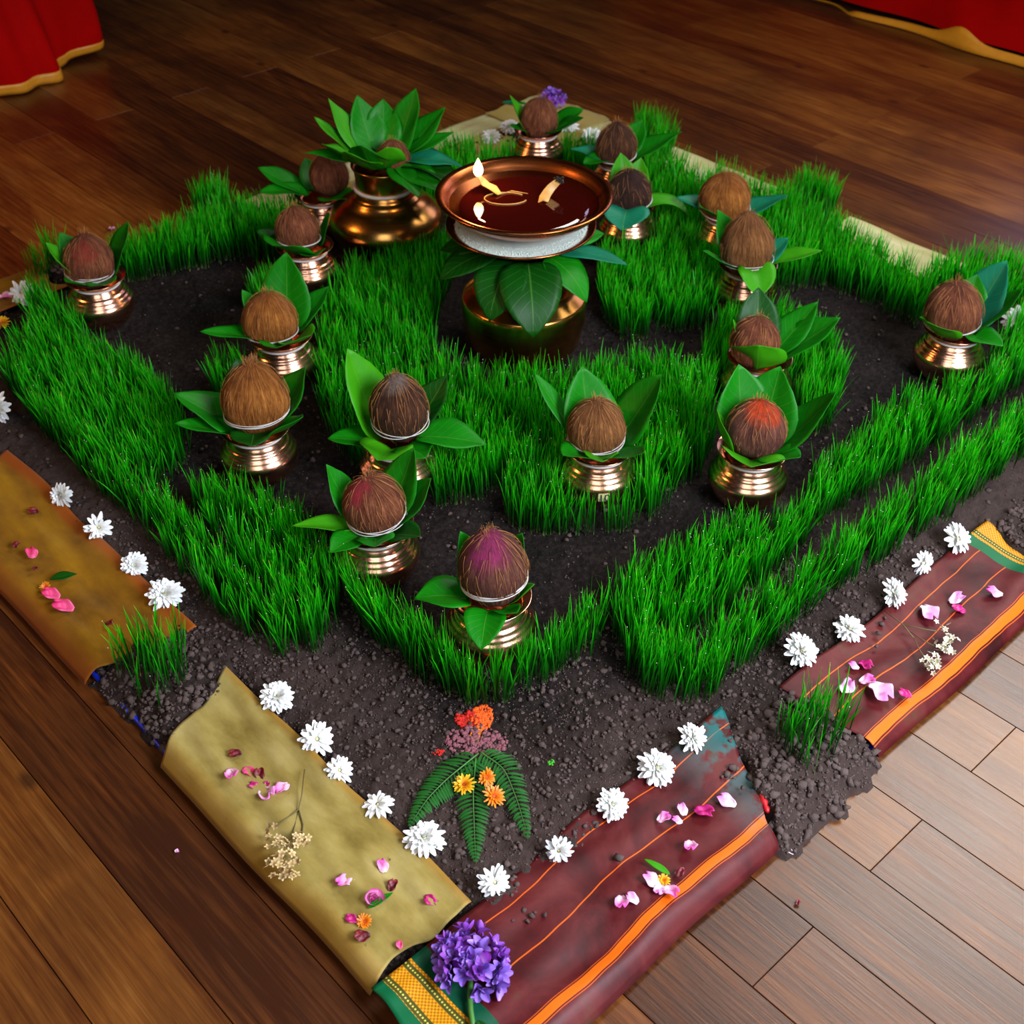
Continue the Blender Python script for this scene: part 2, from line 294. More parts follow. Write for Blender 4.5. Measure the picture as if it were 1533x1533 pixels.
M['hem'] = flat('yellow_hem', (215, 140, 25), .5); M['paper'] = flat('paper_sticker', (225, 215, 150), .6); M['ink'] = flat('ink', (20, 60, 60), .6)

# ------------------------------------------------------------------ floor
floor = obj('floor', mesh('floor', [(-5, -4, -.02), (6, -4, -.02), (6, 8, -.02), (-5, 8, -.02), (-5, -4, -.012), (6, -4, -.012), (6, 8, -.012), (-5, 8, -.012)],
            [(0, 3, 2, 1), (4, 5, 6, 7), (0, 1, 5, 4), (1, 2, 6, 5), (2, 3, 7, 6), (3, 0, 4, 7)], M['char'], False)); tag(floor, kind='structure')
PWID, PLEN = .1145, 2.742
def plankmesh():
    L, Wd, g, h, c = PLEN, PWID, .0006, .011, .0004; V = []
    for z, e in ((-h, g), (-c, g), (0, g + c)): V += [(e, e, z), (L - e, e, z), (L - e, Wd - e, z), (e, Wd - e, z)]
    Fc = [(0, 3, 2, 1), (8, 9, 10, 11)]
    for b in (0, 4): Fc += [(b + i, b + (i + 1) % 4, b + 4 + (i + 1) % 4, b + 4 + i) for i in range(4)]
    return mesh('plank', V, Fc, M['wood'], False)
pm = plankmesh(); npl = 0
def seen(x, y, mrg=260):
    d = np.array([x, y, 0]) - CAM; wz = d @ FW
    if wz < .2: return False
    px = 766.5 + F_PX * (d @ RT) / wz; py = 766.5 - F_PX * (d @ UPV) / wz
    return -mrg < px < 1533 + mrg and -mrg < py < 1533 + mrg
for k in range(-22, 36):
    u0 = .327 + k * PWID; ph = -.095 if k % 2 == 0 else 1.276
    for j in range(-3, 4):
        v0 = ph + j * PLEN; ok = any(seen(*[float(q) for q in W(u0 + PWID / 2, v0 + s * PLEN / 12)]) for s in range(13))
        if not ok: continue
        x, y = W(u0 + PWID, v0); o = obj('plank', pm, floor, (float(x), float(y), 0), (0, 0, math.radians(135))); npl += 1
print('planks', npl)

# ------------------------------------------------------------------ soil bed
GATES = [('FR', .487, .704), ('FR', 1.20, 1.43), ('FL', .628, .838), ('FL', 1.385, 1.58), ('BL', .50, .60), ('BL', .84, .99), ('BR', 1.48, 1.60), ('BR', .95, 1.06), ('BR', .50, .63)]
def side_aw(u, v): return {'FR': (u, v), 'FL': (v, u), 'BR': (v, SIDE - u), 'BL': (u, SIDE - v)}
nA = Noise(1, 30); nB = Noise(2, 110, 20); nC = Noise(3, 300, 26); nD = Noise(4, 7)
def edgew(u, v): return np.minimum(np.minimum(u, v), np.minimum(SIDE - u, SIDE - v))
def soilz(x, y):
    u, v = UV(x, y); wd = edgew(u, v)
    top = .034 + .003 * nD(x, y) + .0016 * nA(x, y)
    z = top * sst(.115, .175, wd) + .010 * (1 - sst(.115, .175, wd)) * (wd > .02)
    for sd, a0, a1 in GATES:
        a, w_ = side_aw(u, v)[sd]; sk = .55 * np.clip(w_, 0, .17) if (sd == 'FR' and a0 < .6) else (.35 * np.clip(w_, 0, .17) if sd == 'FL' and a0 < 1 else 0)
        jit = .008 * nB(x * .6, y * .6)
        inside = sst(a0 + sk - .006 + jit, a0 + sk + .016 + jit, a) * (1 - sst(a1 + (0 if sd == 'FR' else -sk * .3) - .016 + jit, a1 + .006 + jit, a))
        g = (top + .004) * (sst(-.030, .045, w_ + jit * .8) if sd == 'FR' else sst(.0, .06, w_ + jit * .8)) * inside; z = np.where(w_ < .22, np.maximum(z, g), z)
    amp = np.clip(z / .03, 0, 1); return z + amp * (.0016 * nB(x, y) + .0011 * nC(x, y))
n = 330; lo, hi = -.04, SIDE + .04; us = np.linspace(lo, hi, n); UU, VV = np.meshgrid(us, us, indexing='ij'); X, Y = W(UU, VV); Z = soilz(X, Y)
Z = Z + .0017 * rng.standard_normal(Z.shape) * (Z > .008); Z = np.where(Z < .002, -.008, Z)
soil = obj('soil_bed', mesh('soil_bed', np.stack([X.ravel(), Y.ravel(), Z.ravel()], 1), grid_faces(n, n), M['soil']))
dry = np.clip((1 - sst(.22, .38, np.minimum(UU, VV) + .03 * nA(X, Y))) * (.75 + .25 * nD(X, Y)), 0, 1).ravel(); ca_ = soil.data.color_attributes.new('dry', 'FLOAT_COLOR', 'POINT'); ca_.data.foreach_set('color', np.stack([dry, dry, dry, np.ones_like(dry)], 1).ravel())   # dry rim; inner bed darkened in the colour to stand in for shade
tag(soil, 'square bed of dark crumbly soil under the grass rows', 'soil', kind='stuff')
e_ = .018; pts = [W(e_, e_), W(SIDE - e_, e_), W(SIDE - e_, SIDE - e_), W(e_, SIDE - e_)]
tv = [(float(p[0]), float(p[1]), z) for z in (.0008, .0022) for p in pts]
# tarpaulin with a turned up rim
tb = MB(); tb.add(tv, [(0, 3, 2, 1), (4, 5, 6, 7), (0, 1, 5, 4), (1, 2, 6, 5), (2, 3, 7, 6), (3, 0, 4, 7)])
for i in range(4):
    p, q = pts[i], pts[(i + 1) % 4]; k = 60; a = [(float(p[0] + (q[0] - p[0]) * s / k), float(p[1] + (q[1] - p[1]) * s / k), .006 + .0025 * math.sin(s * 1.7)) for s in range(k + 1)]
    tb.add(*tube(a, .0042, 6))
tag(obj('tarpaulin', tb.mesh('tarpaulin', M['tarp'])), 'blue plastic sheet peeping out under the soil bed edges', 'sheet')

ico_v = []; ph_ = (1 + 5 ** .5) / 2
for a, b in ((-1, ph_), (1, ph_), (-1, -ph_), (1, -ph_)): ico_v.append((a, b, 0))
for a, b in ((-1, ph_), (1, ph_), (-1, -ph_), (1, -ph_)): ico_v.append((0, a, b))
for a, b in ((ph_, -1), (ph_, 1), (-ph_, -1), (-ph_, 1)): ico_v.append((a, 0, b))
ICO = np.array(ico_v) / (1 + ph_ ** 2) ** .5
ICOF = np.array([(0, 11, 5), (0, 5, 1), (0, 1, 7), (0, 7, 10), (0, 10, 11), (1, 5, 9), (5, 11, 4), (11, 10, 2), (10, 7, 6), (7, 1, 8), (3, 9, 4), (3, 4, 2), (3, 2, 6), (3, 6, 8), (3, 8, 9), (4, 9, 5), (2, 4, 11), (6, 2, 10), (8, 6, 7), (9, 8, 1)])
def clods(xs, ys, zs, rs, mat, name):
    N = len(xs); B = ICO[None] * (1 + .28 * rng.standard_normal((N, 12, 1))) * rs[:, None, None] * np.array([1, 1, .8])
    B = B * (1 + .12 * rng.standard_normal(B.shape)); V = B + np.stack([xs, ys, zs], 1)[:, None, :]; Fc = ICOF[None] + (np.arange(N) * 12)[:, None, None]
    me = bpy.data.meshes.new(name); me.vertices.add(N * 12); me.vertices.foreach_set('co', V.ravel())
    nf = N * 20; me.loops.add(nf * 3); me.loops.foreach_set('vertex_index', Fc.ravel().astype(np.int32)); me.polygons.add(nf)
    me.polygons.foreach_set('loop_start', np.arange(nf, dtype=np.int32) * 3); me.materials.append(mat); me.update(); me.validate(); return me
N = 150000; u = rng.uniform(-.035, SIDE + .02, N); v = rng.uniform(-.035, SIDE + .02, N); x, y = W(u, v); z = soilz(x, y)
front = (u + v) < 1.9; near = (u < .3) | (v < .3)
keep = (z > np.where(edgew(u, v) < .14, .004, .022)) & (front | (rng.uniform(size=N) < .35)) & ((rng.uniform(size=N) < .08) | ((np.minimum(u, v) < .42) & (u + v < 1.3)) & (rng.uniform(size=N) < .85) | (edgew(u, v) < .14)); x, y, z, u, v = x[keep], y[keep], z[keep], u[keep], v[keep]
r = .0011 + .0036 * rng.uniform(size=len(x)) ** 6
r *= np.where(edgew(u, v) < .14, 1.5, 1.0)
o = obj('soil_crumbs', clods(x, y, z + r * .35, r, M['clod'], 'soil_crumbs'), soil); o['kind'] = 'stuff'; print('crumbs', len(x))

# ------------------------------------------------------------------ grass
POT_PX = [(735,935),(565,828),(597,697),(388,677),(425,540),(460,405),(152,455),(484,322),(805,226),(924,272),(940,340),(1085,352),(1115,432),(1132,572),(1120,710),(895,705),(1420,532)]
KEEP_OUT = [(*P(a, b, .075)[:2], .058) for a, b in POT_PX] + [(P(a, b, .075)[0], P(a, b, .075)[1] - .040, .062) for a, b in POT_PX if (a, b) not in ((735, 935), (565, 828), (152, 455), (805, 226), (924, 272))] + [(*P(578, 325, .11)[:2], .10), (0, .065, .135)]
HGT = .078
def blades(poly_px, dens, h=HGT, base_z=.033, lean=(0, 0), name='grass'):
    pw = [tuple(P(a, b, base_z)[:2]) for a, b in poly_px]; xs = [p[0] for p in pw]; ys = [p[1] for p in pw]
    A = (max(xs) - min(xs)) * (max(ys) - min(ys)); N = int(A * dens); x = rng.uniform(min(xs), max(xs), N); y = rng.uniform(min(ys), max(ys), N)
    k = inpoly(x, y, pw); cn = Noise(11, 90)(x, y); k &= (rng.uniform(size=N) < np.clip(.68 + .62 * cn, .06, 1)); 
    for kx, ky, kr in KEEP_OUT: k &= (x - kx) ** 2 + (y - ky) ** 2 > kr * kr
    x, y, cn = x[k], y[k], cn[k]; N = len(x); z = soilz(x, y) - .002
    hh = h * (rng.uniform(.62, 1.12, N) ** .8) * (1 + .10 * cn); az = rng.uniform(0, 2 * np.pi, N); wd = rng.uniform(.0008, .0014, N)
    lx = .30 * rng.standard_normal(N) + lean[0] + .10 * Noise(12, 25)(x, y); ly = .30 * rng.standard_normal(N) + lean[1] + .10 * Noise(13, 25)(x, y)
    lx *= .38; ly *= .38
    dx, dy = np.cos(az), np.sin(az); V = np.zeros((N, 7, 3)); U = np.zeros((N, 7, 2)); rr = rng.uniform(0, 1, N)
    for i, (tt, wk) in enumerate(((0, .8), (.4, 1.0), (.78, .7))):
        ox = lx * hh * tt ** 1.6; oy = ly * hh * tt ** 1.6
        for j, sg in enumerate((-1, 1)):
            V[:, 2 * i + j, 0] = x + ox + dx * wd * wk * sg; V[:, 2 * i + j, 1] = y + oy + dy * wd * wk * sg; V[:, 2 * i + j, 2] = z + hh * tt; U[:, 2 * i + j, 1] = tt; U[:, 2 * i + j, 0] = rr
    V[:, 6, 0] = x + lx * hh; V[:, 6, 1] = y + ly * hh; V[:, 6, 2] = z + hh; U[:, 6, 1] = 1; U[:, 6, 0] = rr
    T = np.array([(0, 1, 3), (0, 3, 2), (2, 3, 5), (2, 5, 4), (4, 5, 6)]); Fc = (T[None] + (np.arange(N) * 7)[:, None, None]).reshape(-1)
    me = bpy.data.meshes.new(name); me.vertices.add(N * 7); me.vertices.foreach_set('co', V.ravel()); nf = N * 5
    me.loops.add(nf * 3); me.loops.foreach_set('vertex_index', Fc.astype(np.int32)); me.polygons.add(nf); me.polygons.foreach_set('loop_start', np.arange(nf, dtype=np.int32) * 3)
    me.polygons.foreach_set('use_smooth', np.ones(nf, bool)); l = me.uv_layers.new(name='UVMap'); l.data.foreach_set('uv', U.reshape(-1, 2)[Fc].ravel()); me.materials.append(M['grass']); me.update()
    return me, V[:, 6], N
GR = [
 ('grass_row', 'outermost thin row of short wheatgrass along the left front soil border', [(10,580),(60,645),(130,725),(200,790),(260,850),(330,925),(400,985),(450,990),(440,955),(400,925),(330,850),(280,800),(250,765),(200,745),(120,690),(60,610),(25,560)], 1.0, .074, (-.1, 0)),
 ('grass_row', 'wide block of wheatgrass in front of the far left corner pot', [(25,560),(60,610),(120,690),(200,735),(250,735),(288,700),(288,665),(250,610),(205,570),(150,542),(90,520),(40,535)], 1.0, .080, (-.15, 0)),
 ('grass_patch', 'thick wheatgrass clump left of the far left corner pot', [(48,480),(60,520),(110,528),(150,540),(112,500),(95,470),(75,455),(52,455)], 1.0, .075, (-.2, 0)),
 ('grass_block', 'wheatgrass block in the left front between two coconut pots', [(285,765),(340,835),(400,905),(440,960),(470,985),(505,965),(514,930),(505,860),(470,815),(430,780),(370,762),(315,755)], 1.0, .080, (-.1, 0)),
 ('grass_row', 'narrow wheatgrass arm running down from beneath the pink tinted coconut pot', [(505,868),(530,925),(565,970),(610,1010),(650,1035),(700,1058),(704,1036),(660,995),(610,952),(570,922),(540,900),(525,875)], 1.15, .082, (-.1, 0)),
 ('grass_row', 'narrow wheatgrass arm curving in front of the front corner pot', [(700,1058),(740,1060),(800,1032),(850,1005),(885,985),(908,950),(900,930),(870,950),(830,982),(780,1010),(735,1030),(704,1036)], 1.0, .080, (.05, 0)),
 ('grass_row', 'outer wheatgrass row beside the white flowers on the right front', [(960,1045),(1010,1055),(1062,1050),(1130,990),(1230,905),(1320,845),(1400,792),(1470,742),(1533,692),(1640,600),(1620,560),(1533,640),(1440,700),(1360,765),(1280,825),(1200,880),(1110,940),(1050,990),(1000,1005),(950,1000)], 1.2, .084, (.1, .05)),
 ('grass_block', 'long inner wheatgrass row along the right front behind the outer row', [(912,905),(918,970),(940,1020),(965,1040),(985,1005),(1030,958),(1095,920),(1160,862),(1206,815),(1200,790),(1190,795),(1120,812),(1060,830),(1000,858),(950,880)], 1.1, .082, (.1, 0)),
 ('grass_block', 'broad wheatgrass band right of the pot with the orange dabbed coconut', [(1200,790),(1206,812),(1240,775),(1300,745),(1370,700),(1450,640),(1533,580),(1620,520),(1600,470),(1533,540),(1450,605),(1390,625),(1330,640),(1260,700),(1205,740)], 1.1, .082, (.12, .05)),
 ('grass_disc', 'front part of the round wheatgrass field below the brass lamp', [(748,745),(765,792),(810,805),(870,808),(950,797),(1000,765),(1030,700),(1060,640),(1058,590),(1000,570),(930,572),(860,585),(780,590),(700,585),(610,560),(540,560),(500,600),(490,650),(520,690),(600,752),(660,762),(710,755)], .9, .078, (0, 0)),
 ('grass_disc', 'left part of the round wheatgrass field between lamp and left pots', [(480,640),(495,600),(540,560),(610,560),(655,560),(650,500),(668,450),(680,420),(610,410),(540,425),(510,450),(490,480),(480,560)], .9, .078, (-.05, 0)),
 ('grass_disc', 'right part of the round wheatgrass field between lamp and right pots', [(905,480),(940,520),(985,500),(1060,490),(1090,430),(1050,380),(980,370),(905,385),(890,440)], 1.0, .078, (.05, 0)),
 ('grass_patch', 'wheatgrass between the lamp pot and the large leaf filled brass pot', [(560,415),(610,410),(680,420),(690,380),(640,365),(600,385)], .9, .075, (0, 0)),
 ('grass_block', 'wheatgrass patch to the right of the two right middle pots', [(1040,600),(1100,600),(1180,600),(1200,660),(1240,650),(1258,590),(1235,530),(1190,500),(1150,470),(1090,490),(1050,540)], .95, .078, (.1, 0)),
 ('grass_patch', 'tall wheatgrass filling between the two front right pots', [(985,700),(1010,740),(1050,720),(1070,660),(1055,610),(1010,600),(990,640)], .8, .08, (0, 0)),
 ('grass_patch', 'small wheatgrass patch left of the middle left pot', [(318,590),(345,625),(385,610),(370,565),(330,560)], .8, .07, (-.15, 0)),
 ('grass_patch', 'small wheatgrass patch beneath the upper left pot with wide leaf', [(378,470),(400,490),(440,470),(430,440),(395,432)], .9, .075, (-.15, 0)),
 ('grass_row', 'far left back wheatgrass row before the brown floor', [(175,430),(240,418),(300,405),(350,392),(400,398),(460,380),(500,350),(480,330),(430,335),(350,345),(290,360),(230,378),(180,395)], 1.05, .082, (0, 0)),
 ('grass_row', 'back wheatgrass row left of the rear corner pot', [(600,330),(660,330),(720,300),(760,270),(775,245),(740,255),(700,240),(650,250),(600,270)], 1.0, .08, (0, 0)),
 ('grass_row', 'back wheatgrass row right of the rear corner pot', [(840,262),(900,290),(980,330),(1040,340),(1080,330),(1040,290),(990,262),(930,250),(880,240),(845,240)], 1.0, .08, (0, 0)),
 ('grass_row', 'long back right wheatgrass row with cut edge above bare soil', [(1040,330),(1080,350),(1140,390),(1190,440),(1216,434),(1264,446),(1318,472),(1369,494),(1385,480),(1400,455),(1340,430),(1290,395),(1240,360),(1170,325),(1110,305),(1060,290)], 1.0, .086, (.08, 0)),
 ('grass_block', 'wheatgrass behind the right hand pair of stacked coconuts', [(960,370),(1040,380),(1060,420),(1150,440),(1190,440),(1150,395),(1080,350),(1000,335)], .9, .08, (0, 0)),
 ('grass_patch', 'wheatgrass to the right of the far right corner pot', [(1468,560),(1500,570),(1560,530),(1600,480),(1560,470),(1500,520)], 1.0, .082, (.15, .05)),
 ('grass_tuft', 'separate grass tuft on the soil gap in the left gold cloth', [(172,1000),(195,1035),(238,1062),(275,1030),(298,990),(270,965),(215,975)], .45, .085, (-.05, 0)),
 ('grass_tuft', 'separate grass tuft on the spilled soil beside the maroon cloth', [(1150,1095),(1175,1130),(1212,1168),(1250,1140),(1285,1100),(1240,1080),(1190,1075)], .42, .088, (.05, 0)),
 ('grass_tuft', 'tall blurred grass tuft on the back left edge', [(292,338),(345,342),(350,318),(298,315)], 1.2, .085, (0, 0)),
 ('grass_tuft', 'faint grass tuft behind the far left corner pot', [(45,418),(105,408),(100,385),(50,395)], .6, .085, (0, 0)),
 ('grass_tuft', 'tall grass tuft at the back right edge near the rear corner', [(948,235),(1005,240),(1005,212),(950,210)], 1.3, .09, (0, 0)),
 ('grass_tuft', 'tall grass tuft on the middle of the back right edge', [(1175,325),(1245,335),(1250,305),(1180,298)], 1.3, .088, (0, 0)),
 ('grass_tuft', 'tall grass tuft at the right end of the back edge', [(1385,450),(1460,470),(1560,475),(1560,425),(1470,420),(1395,425)], 1.2, .085, (.05, 0)),
]
tot = 0; tips = []
for nm, lab, poly, dk, h, ln in GR:
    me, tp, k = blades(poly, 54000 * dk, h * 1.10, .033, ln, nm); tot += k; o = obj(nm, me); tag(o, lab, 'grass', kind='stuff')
    cz = np.array(poly).mean(0)
    if cz[1] > 640 and len(tp): tips.append(tp[rng.choice(len(tp), len(tp) // 28, replace=False)])
print('blades', tot)
T_ = np.concatenate(tips); OCT = np.array([(1, 0, 0), (-1, 0, 0), (0, 1, 0), (0, -1, 0), (0, 0, 1), (0, 0, -1)]); OF = [(0, 2, 4), (2, 1, 4), (1, 3, 4), (3, 0, 4), (2, 0, 5), (1, 2, 5), (3, 1, 5), (0, 3, 5)]
M['dew'] = flat('dew', (215, 235, 225), .08); b = MB()
for p in T_: b.add(p + OCT * .0008, OF)
tag(obj('dewdrops', b.mesh('dewdrops', M['dew'])), 'tiny dewdrops on the tips of the front wheatgrass rows', 'dew', kind='stuff')

# ------------------------------------------------------------------ cloths
def cloth(name, label, side, a_in, a_out, w0, w1, mat, seed, lift=0., amp=.0022, na=110, nw=34):
    nz = Noise(seed, 22); nf = Noise(seed + 1, 55); nl = Noise(seed + 2, 14); V = []; U = []
    for i in range(na):
        for j in range(nw):
            w_ = w0 + (w1 - w0) * (j / (nw - 1)); k = (w_ - w0) / (w1 - w0); lo_ = a_out[0] + (a_in[0] - a_out[0]) * k; hi_ = a_out[1] + (a_in[1] - a_out[1]) * k
            e0 = .004 * float(nf(w_, 1.)); a = lo_ + e0 + (hi_ - lo_ + .003 * float(nf(w_, 9.))) * i / (na - 1)
            ww = w_ + .003 * float(nl(a, 0.)) * (1 if w_ > .05 else .5)
            u_, v_ = {'FR': (a, ww), 'FL': (ww, a), 'BR': (SIDE - ww, a), 'BL': (a, SIDE - ww)}[side]
            x, y = W(u_, v_); fold = amp * (float(nz(a, ww * 2.2)) + .45 * float(nf(a * .7, ww * 2))) * min(1, max(0, (w_ + .0) / .03))
            fold += amp * .55 * math.sin(w_ * 95 + 1.6 * float(nl(a, 3.)) + seed) * float(sst(.02, .05, w_)); z = (.030 + .006 * sst(.09, .17, w_)) * float(sst(-.008, .022, w_)) ** .6 + fold + lift + .001
            V.append((float(x), float(y), max(z, .0015))); U.append((a, w_))
    me = mesh(name, V, grid_faces(na, nw), mat, True, U)
    o = obj(name, me); md = o.modifiers.new('s', 'SOLIDIFY'); md.thickness = .0012; md.offset = -1 if side in ('FR', 'BL') else 1; tag(o, label, 'cloth'); return o
cloth('silk_cloth', 'maroon silk cloth with orange stripes on lower right side, below spilled soil', 'FR', (-.004, .600), (-.004, .488), -.002, .182, M['maroon_low'], 20)
cloth('silk_cloth', 'maroon silk cloth with orange stripes, upper right piece ending in gold border', 'FR', (.690, 1.222), (.706, 1.168), -.002, .152, M['maroon_up'], 30)
cloth('silk_cloth', 'pale gold silk cloth strip nearest the viewer on the left', 'FL', (.186, .700), (.190, .630), -.002, .150, M['goldcloth'], 40, .0035, .003)
cloth('silk_cloth', 'ochre gold silk cloth strip on the far left front side', 'FL', (.795, 1.385), (.835, 1.385), -.002, .162, M['ochrecloth'], 50, 0, .003)
cloth('silk_cloth', 'pale olive silk cloth at the rear corner under purple flowers', 'BL', (1.0, SIDE - .028), (1.0, SIDE - .028), .045, .30, M['backcloth'], 60, 0, .0015)
cloth('silk_cloth', 'pale silk cloth on the back right side beside rear corner', 'BR', (1.60, SIDE - .05), (1.60, SIDE - .05), .028, .24, M['backcloth'], 70, .002, .0015)
cloth('silk_cloth', 'pale silk cloth strip on the back right edge between two grass tufts', 'BR', (1.06, 1.47), (1.06, 1.47), -.002, .15, M['backcloth'], 75)
cloth('silk_cloth', 'pale silk cloth strip at the right end of the back right edge', 'BR', (.64, .95), (.64, .95), -.002, .15, M['backcloth'], 77)
cloth('silk_cloth', 'small ochre cloth end at the far left under a pink petal', 'BL', (.20, .50), (.20, .50), -.002, .15, M['ochrecloth'], 80)
cloth('silk_cloth', 'narrow ochre cloth behind the far left grass row', 'BL', (.60, .84), (.60, .84), -.002, .15, M['ochrecloth'], 83)
cloth('silk_cloth', 'brown cloth end at far right edge behind the corner pot', 'BR', (.16, .50), (.16, .50), -.002, .15, M['ochrecloth'], 87)
# red trim scraps at cut ends
for a, b_, z, lab in (((1302, 1108), (1328, 1114), .012, 'small red fabric edge at the end of the upper maroon cloth'), ((1138, 1190), (1150, 1215), .03, 'small red fabric edge at the end of the lower maroon cloth')):
    p, q = P(*a, z), P(*b_, z); bb = MB(); pts2 = [tuple(p + (q - p) * s / 6 + np.array([0, 0, .002 * math.sin(s)])) for s in range(7)]; bb.add(*tube(pts2, [.003, .005, .004, .006, .004, .005, .002], 6))
    tag(obj('fabric_edge', bb.mesh('fabric_edge', M['redtrim'])), lab, 'cloth')

# ------------------------------------------------------------------ leaf generator
def leaf_mesh(L, Wd, e0, e1, fold=18, wav=.0, seed=0, shape='heart', nu=14, nv=9):
    r = random.Random(seed); V = []; U = []; x = 0; z = 0; ph = r.uniform(0, 6); tw = math.radians(r.uniform(-14, 14))
    for i in range(nu):
        s = i / (nu - 1)
        if shape == 'heart': wprof = 2.07 * (s + .004) ** .45 * max(0, 1 - s) ** .78 * 1.04 * (1 - .18 * sst(.72, .95, s))
        else: wprof = math.sin(math.pi * s ** .85) ** .9
        hw = Wd / 2 * max(wprof, .012); e = math.radians(e0 + (e1 - e0) * s)
        if i: x += L / (nu - 1) * math.cos(e); z += L / (nu - 1) * math.sin(e)
        f = math.radians(fold) * (1 - .3 * s)
        for j in range(nv):
            c = (j / (nv - 1) - .5) * 2; y = c * hw; up = abs(y) * math.tan(f) * .8 + wav * math.sin(6.5 * s + ph + 2.1 * c) * abs(c) * hw
            y += .02 * hw * math.sin(40 * s) * abs(c) ** 3; tz = up * math.cos(e); tx = -up * math.sin(e); yy = y * math.cos(tw * s); tz += y * math.sin(tw * s) * math.cos(e)
            V.append((x + tx, yy, z + tz)); U.append((s, j / (nv - 1)))
    return V, grid_faces(nu, nv), U
DIR8 = ['right side', 'back right', 'back', 'back left', 'left side', 'front left', 'front', 'front right']

# ------------------------------------------------------------------ pots and coconuts
POT = [(0, .0), (.036, 0), (.044, .003), (.054, .014), (.061, .028), (.0645, .041), (.0640, .050), (.0610, .0565), (.0585, .0585), (.0580, .0600), (.0555, .0640), (.0530, .0660), (.0528, .0675), (.0500, .0710), (.0475, .0725), (.0472, .0740), (.0440, .0790), (.0415, .0830),
       (.0412, .0870), (.0440, .0920), (.0500, .0962), (.0560, .0985), (.0572, .0990), (.0568, .1000), (.0550, .0996), (.0480, .0960), (.0410, .0900), (.0385, .0850), (.040, .078), (.050, .06), (.055, .04), (.045, .012), (0, .006)]
V_, F_, U_ = lathe(POT, 48); pot_me = mesh('pot_body', V_, F_, M['copper'], True, U_)
def ring_mesh(r, z, th, turns=1, name='thread', jit=.0, seed=0, mat=None, tilt=0):
    rr = random.Random(seed); b = MB()
    for k in range(turns):
        tz = rr.uniform(-jit, jit); tl = rr.uniform(-1, 1) * jit * 2 + tilt; p0 = rr.uniform(0, 6)
        b.add(*tube([(r * math.cos(a) , r * math.sin(a), z + tz + tl * math.sin(a + p0)) for a in np.linspace(0, 2 * math.pi, 40, endpoint=False)], th, 5, True))
    return b.mesh(name, mat or M['thread'])
pot_thread = ring_mesh(.0432, .0852, .0022)
# coconut: pointed crown, three faint ridges
def coconut_mesh(R, H, point, seed, mat):
    nu, nv = 26, 36; V = []; U = []; r = random.Random(seed); p0 = r.uniform(0, 6); nz = Noise(seed, 9)
    for i in range(nu):
        s = i / (nu - 1); th = s * math.pi                 # 0 at crown
        rad = math.sin(th) ** (1.0 if th > math.pi / 2 else 1 + .35 * point); z = math.cos(th) * H / 2 * (1 + .20 * point * max(0, math.cos(th)) ** 3)
        for j in range(nv):
            a = 2 * math.pi * j / nv; k = 1 + .030 * math.cos(3 * (a - p0)) + .018 * float(nz(math.cos(a) * 1.0 + s, math.sin(a)))
            V.append((R * rad * k * math.cos(a), R * rad * k * math.sin(a), z)); U.append((j / nv, s))
    # seam-free enough: u runs round, repeat handled by fine noise
    return mesh('husk', V, grid_faces(nu, nv, True), mat, True, U)
def fibres(R, H, n, seed, long=.02, crown=12):
    r = random.Random(seed); b = MB()
    for k in range(n + crown):
        a = r.uniform(0, 2 * math.pi); cr = k >= n; th = r.uniform(.02, .25) if cr else r.uniform(.15, 2.0); ln = r.uniform(.006, .015) if cr else r.uniform(.5, 1.3) * long
        pts3 = []; da = r.uniform(-.25, .25); out = r.uniform(.0, .0025)
        for s in range(4):
            q = s / 3; t2 = th - q * ln / R * .15 if cr else th + q * ln / R; o2 = (q * ln * .9 if cr else .0006 + out * q ** 2); aa = a + da * q
            rd = R * math.sin(t2) * 1.02 + (o2 * .35 if cr else o2); pts3.append((rd * math.cos(aa), rd * math.sin(aa), math.cos(t2) * H / 2 * (1 + .12 * max(0, math.cos(t2)) ** 3) + (o2 if cr else 0)))
        b.add(*tube(pts3, [.00034, .0003, .00024, .00012], 3))
    return b.mesh('fibres', M['fibre'])
H0 = ((120, 72, 34), (165, 112, 62)); HD = ((62, 34, 20), (110, 66, 38)); HO = ((140, 78, 22), (190, 122, 50)); HR = ((110, 56, 34), (158, 95, 62)); HP = ((92, 50, 40), (135, 84, 66))
